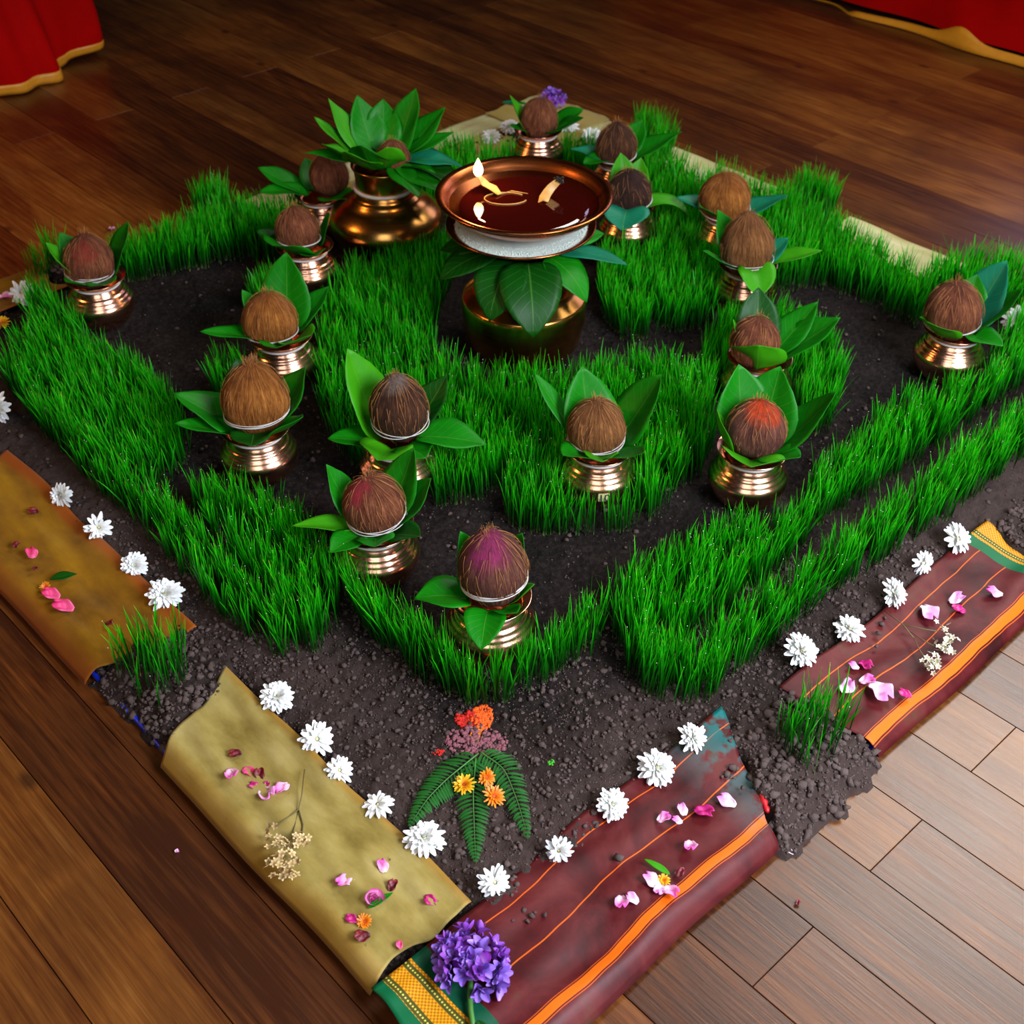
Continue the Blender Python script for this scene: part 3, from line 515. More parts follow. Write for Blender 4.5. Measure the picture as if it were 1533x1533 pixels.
# (belly px, coconut px, coconut width px, coconut tall factor, pointiness, husk colours, powder, name words, leaves[(az,e0,e1,L,W,kind)], thread turns)
PT = [
 dict(b=(735,935), c=(738,850), w=104, t=1.20, pt=.7, h=HP, pw=((175,40,112), .7, (-.004,-.02,.052), .042), d='the nearest corner pot', cl='large dark brown coconut with magenta powder on its crown in nearest corner pot', L=[(35,72,80,.105,.06,'leaf'),(140,74,78,.105,.055,'leaf'),(188,32,-12,.085,.062,'leaf'),(262,25,-38,.075,.05,'leaf'),(300,25,40,.05,.035,'leaf'),(338,45,62,.062,.03,'leaf_light')], th=4),
 dict(b=(565,828), c=(560,755), w=93, t=1.08, pt=.25, h=HR, pw=((170,25,55), .8, (-.022,-.01,.035), .03), d='the pot with reddish coconut', cl='reddish brown coconut with red stain, in pot left of nearest corner pot', L=[(150,62,70,.115,.05,'leaf'),(186,20,8,.10,.032,'leaf_light'),(225,18,0,.07,.04,'leaf'),(268,18,30,.055,.05,'leaf'),(315,30,22,.07,.045,'leaf_dark'),(8,40,62,.10,.055,'leaf'),(42,55,62,.12,.065,'leaf')], th=3),
 dict(b=(597,697), c=(597,612), w=88, t=1.22, pt=1, h=HD, pw=((150,135,125), .6, (0,0,.06), .03), d='the pot with pointed dark coconut', cl='pointed dark brown coconut with greyish crown, behind a curled light leaf', L=[(138,58,74,.17,.085,'leaf_light'),(185,30,5,.09,.05,'leaf'),(250,12,28,.075,.075,'leaf_light'),(300,8,10,.06,.06,'leaf'),(346,10,-12,.125,.065,'leaf'),(40,38,45,.12,.06,'leaf_dark')], th=2),
 dict(b=(388,677), c=(382,597), w=100, t=1.10, pt=.8, h=HO, pw=None, d='the pot with hairy golden coconut', cl='hairy golden brown coconut in the left front pot', L=[(160,38,28,.125,.075,'leaf'),(188,20,25,.11,.05,'leaf'),(318,28,50,.10,.062,'leaf'),(18,42,62,.12,.075,'leaf'),(100,62,60,.11,.07,'leaf_dark'),(262,8,20,.06,.06,'leaf_dark')], th=3),
 dict(b=(425,540), c=(405,487), w=82, t=1.05, pt=.3, h=HO, pw=None, d='the middle left pot', cl='round brown coconut tied with string in the middle left pot', L=[(142,58,66,.10,.055,'leaf'),(183,14,14,.12,.045,'leaf'),(262,15,32,.06,.06,'leaf'),(305,30,42,.08,.065,'leaf_light'),(68,68,74,.15,.085,'leaf'),(28,42,38,.11,.05,'leaf')], th=1),
 dict(b=(460,405), c=(445,345), w=66, t=1.05, pt=.4, h=HR, pw=None, d='the pot below the large brass pot', cl='small reddish brown coconut in the upper left pot', L=[(232,42,35,.095,.10,'leaf'),(160,30,20,.08,.05,'leaf_dark'),(285,30,20,.06,.05,'leaf'),(15,60,75,.08,.035,'leaf'),(95,50,60,.08,.05,'leaf_dark')], th=1),
 dict(b=(152,455), c=(132,392), w=74, t=1.15, pt=.2, h=HR, pw=((150,40,30), .7, (.01,-.03,.03), .028), d='the far left corner pot', cl='ridged reddish brown coconut with white threads in the far left corner pot', L=[(168,52,70,.105,.06,'leaf_light'),(128,62,58,.10,.06,'leaf'),(280,15,32,.085,.05,'leaf'),(18,56,64,.12,.06,'leaf'),(225,30,40,.06,.05,'leaf')], th=4),
 dict(b=(484,322), c=(493,262), w=60, t=1.05, pt=.3, h=HR, pw=None, d='the small pot behind the large brass pot', cl='brown coconut half hidden behind the large brass pot', L=[(158,26,24,.13,.055,'leaf'),(182,22,-4,.11,.05,'leaf'),(300,18,22,.09,.065,'leaf'),(110,50,50,.08,.05,'leaf')], th=0),
 dict(b=(805,226), c=(807,188), w=57, t=1.08, pt=.2, h=HR, pw=None, d='the rear corner pot', cl='smooth round brown coconut in the rear corner pot', L=[(168,60,70,.10,.045,'leaf_light'),(335,28,38,.11,.075,'leaf'),(20,35,20,.10,.06,'leaf'),(200,25,30,.05,.04,'leaf')], th=0),
 dict(b=(924,272), c=(922,228), w=62, t=1.12, pt=.6, h=HD, pw=None, d='the pot behind the lamp bowl rim', cl='dark brown coconut with a broken stalk behind the lamp bowl', L=[(180,20,10,.09,.05,'leaf_teal'),(20,30,22,.14,.07,'leaf'),(215,10,0,.07,.05,'leaf'),(60,45,40,.10,.06,'leaf')], th=1),
 dict(b=(940,340), c=(942,293), w=68, t=1.05, pt=.4, h=((48, 26, 20), (84, 50, 36)), pw=None, d='the pot right of the lamp bowl', cl='very dark coconut right beside the oil lamp bowl', L=[(2,32,-45,.115,.065,'leaf_light'),(262,8,-45,.07,.09,'leaf_teal'),(112,66,70,.11,.06,'leaf_light'),(75,62,66,.10,.055,'leaf_light')], th=1),
 dict(b=(1085,352), c=(1085,303), w=78, t=1.0, pt=.3, h=HO, pw=None, d='the hidden pot of the right pair', cl='wide golden brown coconut with a white string, rear one of right hand pair', L=[(12,22,25,.11,.06,'leaf_teal'),(175,22,10,.09,.045,'leaf_teal'),(235,35,40,.09,.06,'leaf')], th=1),
 dict(b=(1115,432), c=(1119,370), w=80, t=1.22, pt=1, h=H0, pw=None, d='the front pot of the right pair', cl='pointed brown coconut with white string, front one of right hand pair', L=[(150,56,66,.12,.06,'leaf'),(212,34,40,.10,.05,'leaf'),(6,26,18,.125,.045,'leaf_light'),(288,2,-48,.08,.065,'leaf_light'),(40,30,36,.08,.05,'leaf_teal')], th=2),
 dict(b=(1132,572), c=(1130,512), w=74, t=1.05, pt=.2, h=HR, pw=None, d='the middle right pot', cl='round brown coconut behind one upright veined leaf on the right', L=[(266,55,72,.085,.085,'leaf_light'),(176,66,76,.085,.03,'leaf_light'),(18,36,40,.14,.075,'leaf'),(105,62,66,.12,.075,'leaf_dark'),(45,40,42,.13,.06,'leaf')], th=0),
 dict(b=(1120,710), c=(1132,642), w=90, t=1.0, pt=.5, h=HP, pw=((225,70,10), .95, (.012,-.012,.05), .042), d='the pot with the orange dabbed coconut', cl='brown coconut with bright orange powder on its crown', L=[(192,48,86,.10,.06,'leaf_light'),(122,66,72,.14,.085,'leaf'),(72,64,72,.14,.095,'leaf'),(18,38,62,.155,.075,'leaf'),(272,20,34,.075,.09,'leaf_light'),(322,20,40,.08,.06,'leaf')], th=0),
 dict(b=(895,705), c=(893,640), w=88, t=1.05, pt=.3, h=H0, pw=None, d='the pot with the number sticker', cl='greyish brown coconut above the pot with the number sticker', L=[(156,46,54,.15,.04,'leaf'),(118,64,72,.13,.085,'leaf'),(32,50,60,.145,.085,'leaf'),(310,24,44,.10,.055,'leaf'),(232,16,30,.07,.05,'leaf'),(275,20,30,.05,.05,'leaf_light')], th=3),
 dict(b=(1420,532), c=(1428,466), w=84, t=1.10, pt=.4, h=HR, pw=None, d='the far right corner pot', cl='fibrous brown coconut in the far right corner pot', L=[(238,30,52,.09,.075,'leaf_light'),(12,48,64,.13,.075,'leaf'),(55,56,62,.145,.085,'leaf_teal'),(325,8,10,.08,.05,'leaf'),(80,60,60,.10,.07,'leaf')], th=2),
]
NAMES8 = DIR8
def camaz(az_deg, x, y):                # azimuth measured from the viewer's right, seen from where the pot stands
    d = math.atan2(y - CAM[1], x - CAM[0]); return d - math.pi / 2 + math.radians(az_deg)
potlab = ['polished copper pot in front, holding a coconut with magenta crown', 'polished copper pot left of the nearest corner pot, under a reddish coconut', 'polished copper pot under the pointed dark coconut and a long pale leaf', 'shiny golden copper pot at left front under a hairy golden coconut', 'copper pot in the middle of the left hand row', 'small copper pot just below and left of the large brass pot', 'copper pot standing alone at the far left corner', 'small copper pot peeking out left behind the large brass pot', 'copper pot at the rear corner before the purple flowers', 'mostly hidden copper pot behind the right rim of the lamp bowl', 'copper pot with ribbed shoulder just right of the lamp bowl', 'hidden copper pot behind the pointed coconut on the right', 'copper pot with hanging leaf under the right pointed brown coconut', 'copper pot in the middle of the right hand row', 'copper pot under the coconut with orange powder', 'copper pot with a small yellow number sticker on its belly', 'copper pot standing alone at the far right corner']
POTS = []; used = set()
for i, d in enumerate(PT):
    p = P(d['b'][0], d['b'][1], .075); x, y = float(p[0]), float(p[1]); z0 = float(soilz(np.array(x), np.array(y))) - .003; sc = 1.0
    root = empty('ritual_pot', (x, y, z0), rng.uniform(0, 6)); tag(root, potlab[i], 'pot', 'copper pots on the grass mandala')
    bo = obj('body', pot_me, root); th = obj('neck_thread', pot_thread, root); POTS.append((x, y, z0, root))
    # coconut
    dp = float((np.array([x, y, .17]) - CAM) @ FW); R = d['w'] * dp / F_PX / 2; H = 2 * R * d['t']
    q = Py(d['c'][0], d['c'][1], y + .004); cz = max(float(q[2]), z0 + .092 + H * .32)
    ck = NAMES8  # noqa
    hm = husk('husk_%d' % i, d['h'][0], d['h'][1], *( (d['pw'][0], d['pw'][1], (d['pw'][2], d['pw'][3])) if d['pw'] else ()))
    cr = empty('coconut', (float(q[0]), float(q[1]), cz)); cr.rotation_euler = (random.uniform(-.08, .16), random.uniform(-.12, .12), 0); tag(cr, d['cl'], 'coconut', 'coconuts on the pots')
    obj('husk', coconut_mesh(R, H, d['pt'], 100 + i, hm), cr); obj('fibres', fibres(R, H, 120 if i < 5 or i > 12 else 80, i, .03, 90 if i == 3 else 26), cr)
    if d['th']:
        zt = -.18 * H; obj('string', ring_mesh(R * math.sqrt(1 - .13) * 1.055, zt, .0008 if d['th'] > 1 else .0013, d['th'], 'string', .0022, i, tilt=.003), cr)
    # leaves
    for k, (az, e0, e1, L, Wd, mt) in enumerate(d['L']):
        g = camaz(az, x, y); ro = .030; V, Fc, U = leaf_mesh(L * .93, Wd * 1.18, e0, e1, 22 if mt != 'leaf_light' else 30, .10, i * 20 + k)
        me = mesh('leaf', V, Fc, M[mt], True, U); o = obj('leaf', me, None, (x + ro * math.cos(g), y + ro * math.sin(g), z0 + max(.089, .1045 - .027 * math.tan(math.radians(e0))) + .0008 * k + (.003 if e1 < 0 else 0)), (0, 0, g)); md = o.modifiers.new('s', 'SOLIDIFY'); md.thickness = .0006; md.offset = 0
        adj = {'leaf': 'green', 'leaf_light': 'light green', 'leaf_teal': 'bluish green', 'leaf_dark': 'dark green'}[mt]; pos = DIR8[int(((az + 22.5) % 360) // 45)]
        lb = '%s leaf, %s of %s' % (adj, pos, d['d'])
        if lb in used: lb = 'lower ' + lb
        while lb in used: lb = 'narrow ' + lb
        used.add(lb); tag(o, lb, 'leaf', 'leaves around the coconuts')
# number sticker on one pot
x, y, z0, root = POTS[15]; root.rotation_euler = (0, 0, 0); ang = math.radians(-82)
def onpot(an, rr, zz): return Vector((rr * math.cos(an), rr * math.sin(an), zz))
b = MB(); nn = 7; V = []
for zz, rr in ((.034, .0640), (.0415, .0652), (.050, .0648)):
    for s in range(nn): V.append(onpot(ang + math.radians(-8 + 16 * s / (nn - 1)), rr, zz))
b.add(V, grid_faces(3, nn)); st = obj('sticker', b.mesh('sticker', M['paper'], False), root)
tc = bpy.data.curves.new('ten', 'FONT'); tc.body = '10'; tc.size = .019; tc.extrude = .0001; tc.align_x = 'CENTER'; tc.align_y = 'CENTER'; to = bpy.data.objects.new('ten', tc); COL.objects.link(to)
bpy.context.view_layer.update(); tm = bpy.data.meshes.new_from_object(to.evaluated_get(bpy.context.evaluated_depsgraph_get())); COL.objects.unlink(to); bpy.data.objects.remove(to); tm.materials.clear(); tm.materials.append(M['ink'])
no = obj('number', tm, st); nd = onpot(ang + .01, 1, 0).normalized(); no.location = onpot(ang + .003, .0664, .0420); no.rotation_euler = nd.to_track_quat('Z', 'Y').to_euler(); no.rotation_euler = (math.radians(88), 0, ang + .003 + math.pi / 2)

# ------------------------------------------------------------------ large brass pot with leaf bunch
p = P(578, 325, .11); bx, by = float(p[0]), float(p[1]); bz = .032
BP = [(0, 0), (.060, 0), (.072, .004), (.098, .025), (.115, .050), (.1225, .072), (.121, .084), (.110, .100), (.090, .116), (.076, .124), (.0750, .127), (.069, .133), (.0655, .135), (.0650, .138), (.0610, .144), (.0585, .150), (.0590, .170), (.0610, .186), (.0660, .194), (.0665, .197), (.0640, .198), (.058, .190), (.054, .170), (.054, .150), (.07, .12), (.10, .08), (.08, .02), (0, .008)]
root = empty('brass_pot', (bx, by, bz)); tag(root, 'large brass pot with wide belly and bunch of leaves left of the lamp', 'pot')
V, Fc, U = lathe(BP, 64); obj('body', mesh('body', V, Fc, M['brass'], True, U), root); obj('neck_thread', ring_mesh(.0615, .149, .0042), root)
q = Py(588, 232, by); cr = empty('coconut', (float(q[0]), by, max(float(q[2]) - .012, bz + .205))); tag(cr, 'brown coconut hidden in the leaf bunch of the large brass pot', 'coconut', 'coconuts on the pots')
obj('husk', coconut_mesh(.036, .08, .4, 77, husk('husk_big', *HR)), cr); obj('fibres', fibres(.036, .08, 50, 77), cr)
BL_ = [(150,50,62,.14,.055,'leaf_light'),(165,38,45,.13,.06,'leaf_light'),(185,20,10,.12,.05,'leaf'),(205,30,40,.11,.07,'leaf_light'),(232,30,52,.10,.09,'leaf_light'),(250,34,62,.11,.10,'leaf'),(275,36,60,.10,.085,'leaf_light'),(300,0,-35,.10,.06,'leaf'),(320,5,-28,.12,.07,'leaf'),(338,10,-35,.14,.08,'leaf_dark'),(352,18,-25,.13,.07,'leaf_teal'),(8,28,18,.12,.05,'leaf'),(25,40,38,.14,.08,'leaf'),(48,55,60,.14,.08,'leaf'),(85,60,50,.11,.08,'leaf'),(115,55,60,.12,.08,'leaf'),(135,42,50,.12,.07,'leaf')]
cnt = {}
WORDS = ['topmost left', 'upper left', 'far left', 'left lower', 'left front', 'broad central front', 'right front of centre', 'first hanging', 'second hanging', 'dark drooping right', 'bluish drooping rightmost', 'narrow right', 'wide right', 'topmost right', 'rear middle', 'rear left', 'rear far left']
for k, (az, e0, e1, L, Wd, mt) in enumerate(BL_):
    g = camaz(az, bx, by); ro = .040; V, Fc, U = leaf_mesh(L, Wd, e0, e1, 18, .16, 900 + k); o = obj('leaf', mesh('leaf', V, Fc, M[mt], True, U), None, (bx + ro * math.cos(g), by + ro * math.sin(g), bz + .198 + .002 * (k % 4)), (0, 0, g)); md = o.modifiers.new('s', 'SOLIDIFY'); md.thickness = .0006; md.offset = 0
    tag(o, '%s leaf of the bunch in the large brass pot' % WORDS[k], 'leaf', 'leaf bunch in the large brass pot')

# ------------------------------------------------------------------ central lamp: pot, leaves, plate of rice, oil bowl
lx, ly = 0.0, .065; lz = .030
LP = [(0, 0), (.080, 0), (.092, .004), (.108, .030), (.1150, .070), (.1155, .108), (.1150, .116), (.1135, .1185), (.1120, .1195), (.098, .132), (.090, .137), (.0895, .140), (.082, .150), (.076, .155), (.0755, .158), (.069, .170), (.067, .182), (.071, .196), (.078, .204), (.0785, .207), (.075, .208), (.066, .198), (.062, .18), (.07, .16), (.10, .11), (.09, .02), (0, .01)]
root = empty('lamp_pot', (lx, ly, lz)); tag(root, 'squat brass pot at the centre carrying the oil lamp', 'pot'); V, Fc, U = lathe(LP, 64); obj('body', mesh('body', V, Fc, M['brass'], True, U), root)
LL = [(246,0,-70,.125,.10,'leaf_dark'),(276,0,-72,.150,.115,'leaf_dark'),(318,2,-58,.115,.075,'leaf'),(350,4,-18,.135,.07,'leaf_teal'),(205,4,-35,.12,.085,'leaf_dark'),(180,6,-20,.10,.07,'leaf_dark'),(20,5,-10,.10,.08,'leaf'),(110,5,-10,.12,.08,'leaf')]
LN = ['broad dark hanging leaf front left under the lamp bowl', 'long pointed hanging leaf at front centre under the lamp bowl', 'green leaf hanging at front right under the lamp bowl', 'pale bluish leaf sticking out right under the lamp bowl', 'dark leaf spreading left under the lamp bowl', 'narrow dark leaf at the left rim under the lamp bowl', 'green leaf behind right under the lamp bowl', 'green leaf at the rear under the lamp bowl']
for k, (az, e0, e1, L, Wd, mt) in enumerate(LL):
    g = camaz(az, lx, ly); ro = .055; V, Fc, U = leaf_mesh(L, Wd, e0, e1, 6, .05, 700 + k); o = obj('leaf', mesh('leaf', V, Fc, M[mt], True, U), None, (lx + ro * math.cos(g), ly + ro * math.sin(g), lz + .2125 + .0016 * k), (0, 0, g)); md = o.modifiers.new('s', 'SOLIDIFY'); md.thickness = .0007; md.offset = 0
    tag(o, LN[k], 'leaf', 'leaves under the lamp bowl')
pz = lz + .224
PLT = [(0, 0), (.060, 0), (.066, .003), (.095, .016), (.122, .031), (.134, .038), (.1345, .0405), (.132, .041), (.120, .035), (.094, .021), (.06, .007), (0, .005)]
pl = empty('plate', (lx - .007, ly - .002, pz)); tag(pl, 'dark bronze plate between the leaves and the oil bowl', 'plate'); V, Fc, U = lathe(PLT, 64); obj('dish', mesh('dish', V, Fc, M['bronze'], True, U), pl)
V, Fc, U = lathe([(0, .035), (.06, .035), (.10, .036), (.116, .0345), (.122, .0325), (.1205, .031), (.094, .0212), (.06, .0075), (0, .006)], 64); ri = obj('rice', mesh('rice', V, Fc, M['rice'], True, U), None, (lx - .007, ly - .002, pz)); tag(ri, 'white rice heaped in the plate under the oil bowl', 'rice', kind='stuff')
bb = MB()
rp = rng.uniform(0, 2 * np.pi, 1500); rr_ = rng.uniform(.088, .120, 1500)
for a_, r_ in zip(rp, rr_): bb.add(np.array([lx - .007 + r_ * math.cos(a_), ly - .002 + r_ * math.sin(a_), pz + .0355 - max(0, r_ - .114) * .3]) + OCT * np.array([.0022, .001, .001])[rng.permutation(3)], OF)
o = obj('rice_grains', bb.mesh('rice_grains', M['rice']), ri); o.location = (-(lx - .007), -(ly - .002), -pz); o['kind'] = 'stuff'
oz = pz + .040
OB = [(0, 0), (.055, 0), (.075, .004), (.108, .017), (.132, .032), (.144, .045), (.1480, .0520), (.1560, .0540), (.1565, .0560), (.1480, .0565), (.1440, .0545), (.138, .045), (.125, .030), (.10, .015), (.06, .006), (0, .005)]
ol = empty('oil_lamp', (lx - .002, ly, oz)); tag(ol, 'wide bronze bowl lamp filled with dark red oil', 'lamp'); V, Fc, U = lathe(OB, 72); obj('bowl', mesh('bowl', V, Fc, M['bronze'], True, U), ol)
V, Fc, U = lathe([(0, .0385), (.05, .0385), (.10, .0385), (.1325, .0385), (.120, .027), (.06, .0075), (0, .006)], 64); oil = obj('oil', mesh('oil', V, Fc, M['oil'], True, U), ol); oil['label'] = 'dark red lamp oil'
OZ = oz + .0385
def onoil(px, py, dz=0): q = P(px, py, OZ + dz); return Vector((float(q[0]) - (lx - .002), float(q[1]) - ly, .0385 + dz))
a0, a1, a2 = onoil(748, 292, .001), onoil(727, 278, .012), onoil(716, 262, .028)
wk = MB(); V = []; path = [onoil(790, 290, .0005), onoil(765, 286, .001), a0, (a0 + a1) / 2 + Vector((0, 0, .002)), a1, (a1 + a2) / 2, a2]; wid = [.001, .002, .006, .011, .010, .007, .003]
for p_, w_ in zip(path, wid):
    for s in (-1, -.4, .3, 1): V.append(p_ + Vector((s * w_ * .6, s * w_ * .55, abs(s) * w_ * .35)))
wk.add(V, grid_faces(7, 4)); wk.add([v + Vector((0, .0005, -.0015)) for v in V], grid_faces(7, 4))
wk.add(*tube([onoil(745 + 32 * math.cos(a) + 12, 297 + 9 * math.sin(a), .001) for a in np.linspace(.3, 5.6, 20)], .0009, 5))
wko = obj('wick', wk.mesh('wick', M['wick']), ol); wko['label'] = 'burning wick in the left of the bowl'
w2 = MB(); V = []; path = [onoil(813, 303, .0005), onoil(816, 293, .004), onoil(822, 284, .012), onoil(829, 276, .020), onoil(836, 270, .028)]; wid = [.009, .010, .010, .010, .009]
for p_, w_ in zip(path, wid):
    for s in (-1, -.5, 0, .5, 1): V.append(p_ + Vector((s * w_, .15 * s * w_, .004 * (1 - abs(s)))))
w2.add(V, grid_faces(5, 5)); w2.add([v + Vector((0, .0008, -.0015)) for v in V], grid_faces(5, 5)); wo = obj('wick', w2.mesh('wick', M['wick']), ol); wo['label'] = 'unlit wick with charred end'
ch = MB(); c0 = onoil(836, 269, .029)
for k in range(26): ch.add(np.array(c0) + rng.standard_normal(3) * np.array([.005, .002, .003]) + ICO * rng.uniform(.0015, .003), [tuple(f) for f in ICOF])
obj('charred_end', ch.mesh('charred_end', M['char'], False), wo)
FP = [(0.0, 0), (.0035, .002), (.0062, .008), (.0066, .014), (.0050, .021), (.0026, .028), (.0008, .033), (0, .035)]
FP = [(r * 1.35, z) for r, z in FP]; V, Fc, U = lathe(FP, 16); fl = obj('flame', mesh('flame', V, Fc, M['flame'], True, [(0, z / .035) for r, z in FP for _ in range(16)]), wko, tuple(a2 - Vector((0, 0, .003)))); fl['label'] = 'bright flame on the left wick'
ld = bpy.data.lights.new('flame_light', 'POINT'); ld.energy = .9; ld.color = (1, .55, .2); ld.shadow_soft_size = .008; lo_ = bpy.data.objects.new('flame_light', ld); COL.objects.link(lo_); lo_.location = (lx - .002 + a2.x, ly + a2.y, oz + a2.z + .045)

# ------------------------------------------------------------------ flowers
def petal(L, Wd, e0, e1, cup=.3, nu=6, nv=3):
    V = []; U = []; x = z = 0
    for i in range(nu):
        s = i / (nu - 1); e = math.radians(e0 + (e1 - e0) * s); hw = Wd / 2 * (math.sin(math.pi * (.10 + .84 * s)) ** .7)
        if i: x += L / (nu - 1) * math.cos(e); z += L / (nu - 1) * math.sin(e)
        for j in range(nv):
            c = j - (nv - 1) / 2; y = c / ((nv - 1) / 2) * hw; V.append((x - cup * abs(y) * math.sin(e), y, z + cup * abs(y) * math.cos(e))); U.append((s, j / (nv - 1)))
    return V, grid_faces(nu, nv), U
def bloom(layers, seed, mat, name='petals', size=1.0, skip=0.):
    r = random.Random(seed); b = MB()
    for n_, L, Wd, e0, e1, r0, z0 in layers:
        for k in range(n_):
            if r.random() < skip: continue
            a = 2 * math.pi * (k + r.uniform(-.3, .3)) / n_; q = r.uniform(.82, 1.12); V, Fc, U = petal(L * q * size, Wd * size, e0 + r.uniform(-12, 12), e1 + r.uniform(-14, 14)); ca, sa = math.cos(a), math.sin(a); zz = z0 * size + r.uniform(0, .0012)
            b.add([((v[0] + r0 * size) * ca - v[1] * sa, (v[0] + r0 * size) * sa + v[1] * ca, v[2] + zz) for v in V], Fc, U)
    return b.mesh(name, mat)
MUM = [(15, .0195, .0075, 4, -8, .004, .001), (15, .0175, .0070, 18, 2, .004, .003), (14, .0145, .0062, 34, 14, .0035, .005), (12, .0105, .0055, 52, 40, .003, .006), (9, .0065, .0042, 70, 70, .0015, .007)]
MUM2 = [(13, .0200, .0078, 0, -18, .004, .002), (13, .0185, .0072, 14, -10, .004, .004), (11, .014, .0062, 34, 10, .003, .006)]
def center_mesh(r_, h_, mat, name='centre'):
    b = MB(); V, Fc, U = lathe([(r_, 0), (r_ * .95, h_ * .5), (r_ * .6, h_ * .9), (0, h_)], 14); b.add(V, Fc)
    for k in range(26):
        a, q = random.uniform(0, 6.28), r_ * random.random() ** .5; b.add(np.array([q * math.cos(a), q * math.sin(a), h_ * (1 - (q / r_) ** 2 * .6)]) + OCT * .0009, OF)
    return b.mesh(name, mat)
cen_w = center_mesh(.0034, .006, M['floret'])
def calyx_mesh():
    b = MB(); V, Fc, U = lathe([(0, -.004), (.004, -.003), (.0065, .0005), (.003, .003)], 10); b.add(V, Fc); b.add(*tube([(0, 0, -.003), (.001, 0, -.010)], .0013, 6)); return b.mesh('calyx', M['stem'])
cal = calyx_mesh()
# px, py, width px, tilt toward viewer(+)/right etc (rx, ry), style, label
WF = [((94,742),40,(55,-35),0,'white chrysanthemum highest up along the left gold cloth'),((148,790),42,(50,30),1,'white chrysanthemum, second from top beside the ochre cloth'),((201,845),42,(40,20),0,'white chrysanthemum, third from top beside the ochre cloth'),((246,888),56,(25,15),0,'full white chrysanthemum just above the left grass tuft'),
 ((414,1040),54,(20,10),0,'white chrysanthemum at the upper end of the pale gold cloth'),((473,1105),54,(35,25),1,'white chrysanthemum with two petals sticking out right'),((507,1150),44,(30,20),1,'small white chrysanthemum close to the gold cloth edge'),((566,1200),48,(10,-10),1,'open white chrysanthemum with narrow separate petals'),
 ((634,1250),64,(5,5),0,'large flat white chrysanthemum over a fern tip'),((739,1322),52,(50,30),1,'tilted white chrysanthemum at the front corner of the soil'),((836,1271),46,(70,10),1,'white chrysanthemum lying sideways at the maroon cloth edge'),((915,1202),54,(20,25),0,'white chrysanthemum with yellowish eye beside the maroon cloth'),
 ((983,1148),64,(15,15),0,'largest full white chrysanthemum of the right front'),((1035,1105),52,(25,40),0,'white chrysanthemum next to the teal cloth end'),((1198,975),60,(20,30),0,'large white chrysanthemum behind the spilled soil'),((1272,938),50,(12,10),0,'round white chrysanthemum second on the upper maroon cloth'),
 ((1335,890),50,(25,50),0,'white chrysanthemum at the stalk of the white sprig'),((1380,843),40,(50,55),1,'small white chrysanthemum seen from the side on the right'),((1430,808),52,(30,40),1,'white chrysanthemum nearest the gold border on the right'),((1,616),50,(45,-40),1,'white chrysanthemum cut by the left picture edge'),
 ((762,190),30,(20,0),0,'white flower left behind the rear corner pot'),((849,188),36,(20,0),0,'white flower right behind the rear corner pot'),((735,206),30,(30,0),1,'white flower on the cloth left of the rear corner'),((886,206),34,(30,0),1,'white flower on the cloth right of the rear corner'),((34,440),38,(60,0),1,'white flower on the far left cloth end'),((1521,482),42,(50,-20),1,'white flower at the right picture edge behind the corner pot'),((575,1192),0,(0,0),0,'')]
mum_m = [bloom(MUM, 5 + k, M['white']) for k in range(4)]; mum2_m = [bloom(MUM2, 25 + k, M['white'], skip=.06) for k in range(4)]
def place_flower(px, py, wpx, tilt, pm_, cm_, label, name='chrysanthemum', cat='flower', group='white chrysanthemums around the bed', z=.040, ref=.046):
    p = P(px, py, z + .008); dp = float((p - CAM) @ FW); sz = wpx * dp / F_PX / ref; x, y = float(p[0]), float(p[1]); zz = max(float(soilz(np.array(x), np.array(y))), z - .006)
    rx, ry = math.radians(tilt[0]), math.radians(tilt[1]); lift = .019 * sz * max(abs(math.sin(rx)), abs(math.sin(ry))) * .8 + .003
    o = empty(name, (x, y, zz + lift)); o.rotation_euler = (rx, ry, random.uniform(0, 6.28) if tilt[0] < 15 else 0); o.scale = (sz,) * 3
    R_ = Matrix.Rotation(ry, 4, 'Y') @ Matrix.Rotation(rx, 4, 'X') @ Matrix.Rotation(random.uniform(0, 6.28), 4, 'Z'); o.rotation_euler = R_.to_euler()
    obj('petals', pm_, o); obj('centre', cm_, o); obj('calyx', cal, o); tag(o, label, cat, group); return o
for (px, py), wpx, tl, st_, lab in WF:
    if wpx: place_flower(px, py, wpx, tl, (mum2_m if st_ else mum_m)[random.randrange(4)], cen_w, lab)
# calendulas
CAL = [(16, .0150, .0042, 22, 4, .004, .002), (15, .0140, .0040, 38, 16, .004, .003), (12, .0105, .0038, 55, 40, .003, .004)]
cen_o = center_mesh(.0052, .005, flat('calendula_eye', (190, 85, 10), .8))
place_flower(695, 1170, 36, (15, -5), bloom(CAL, 61, M['yellow']), cen_o, 'yellow calendula lying on the fern, leftmost of three', 'calendula', 'flower', 'calendulas on the fern', .045, .038)
place_flower(727, 1160, 30, (40, 35), bloom(CAL, 62, M['orange']), cen_o, 'small orange calendula, upper one of three on the fern', 'calendula', 'flower', 'calendulas on the fern', .045, .038)
place_flower(738, 1188, 36, (15, 20), bloom(CAL, 63, M['orange']), cen_o, 'orange calendula, lowest of three on the fern', 'calendula', 'flower', 'calendulas on the fern', .045, .038)
place_flower(2, 487, 30, (10, 0), bloom(CAL, 64, M['yellow']), cen_o, 'yellow flower at the left picture edge', 'calendula', 'flower', None, .03, .038)
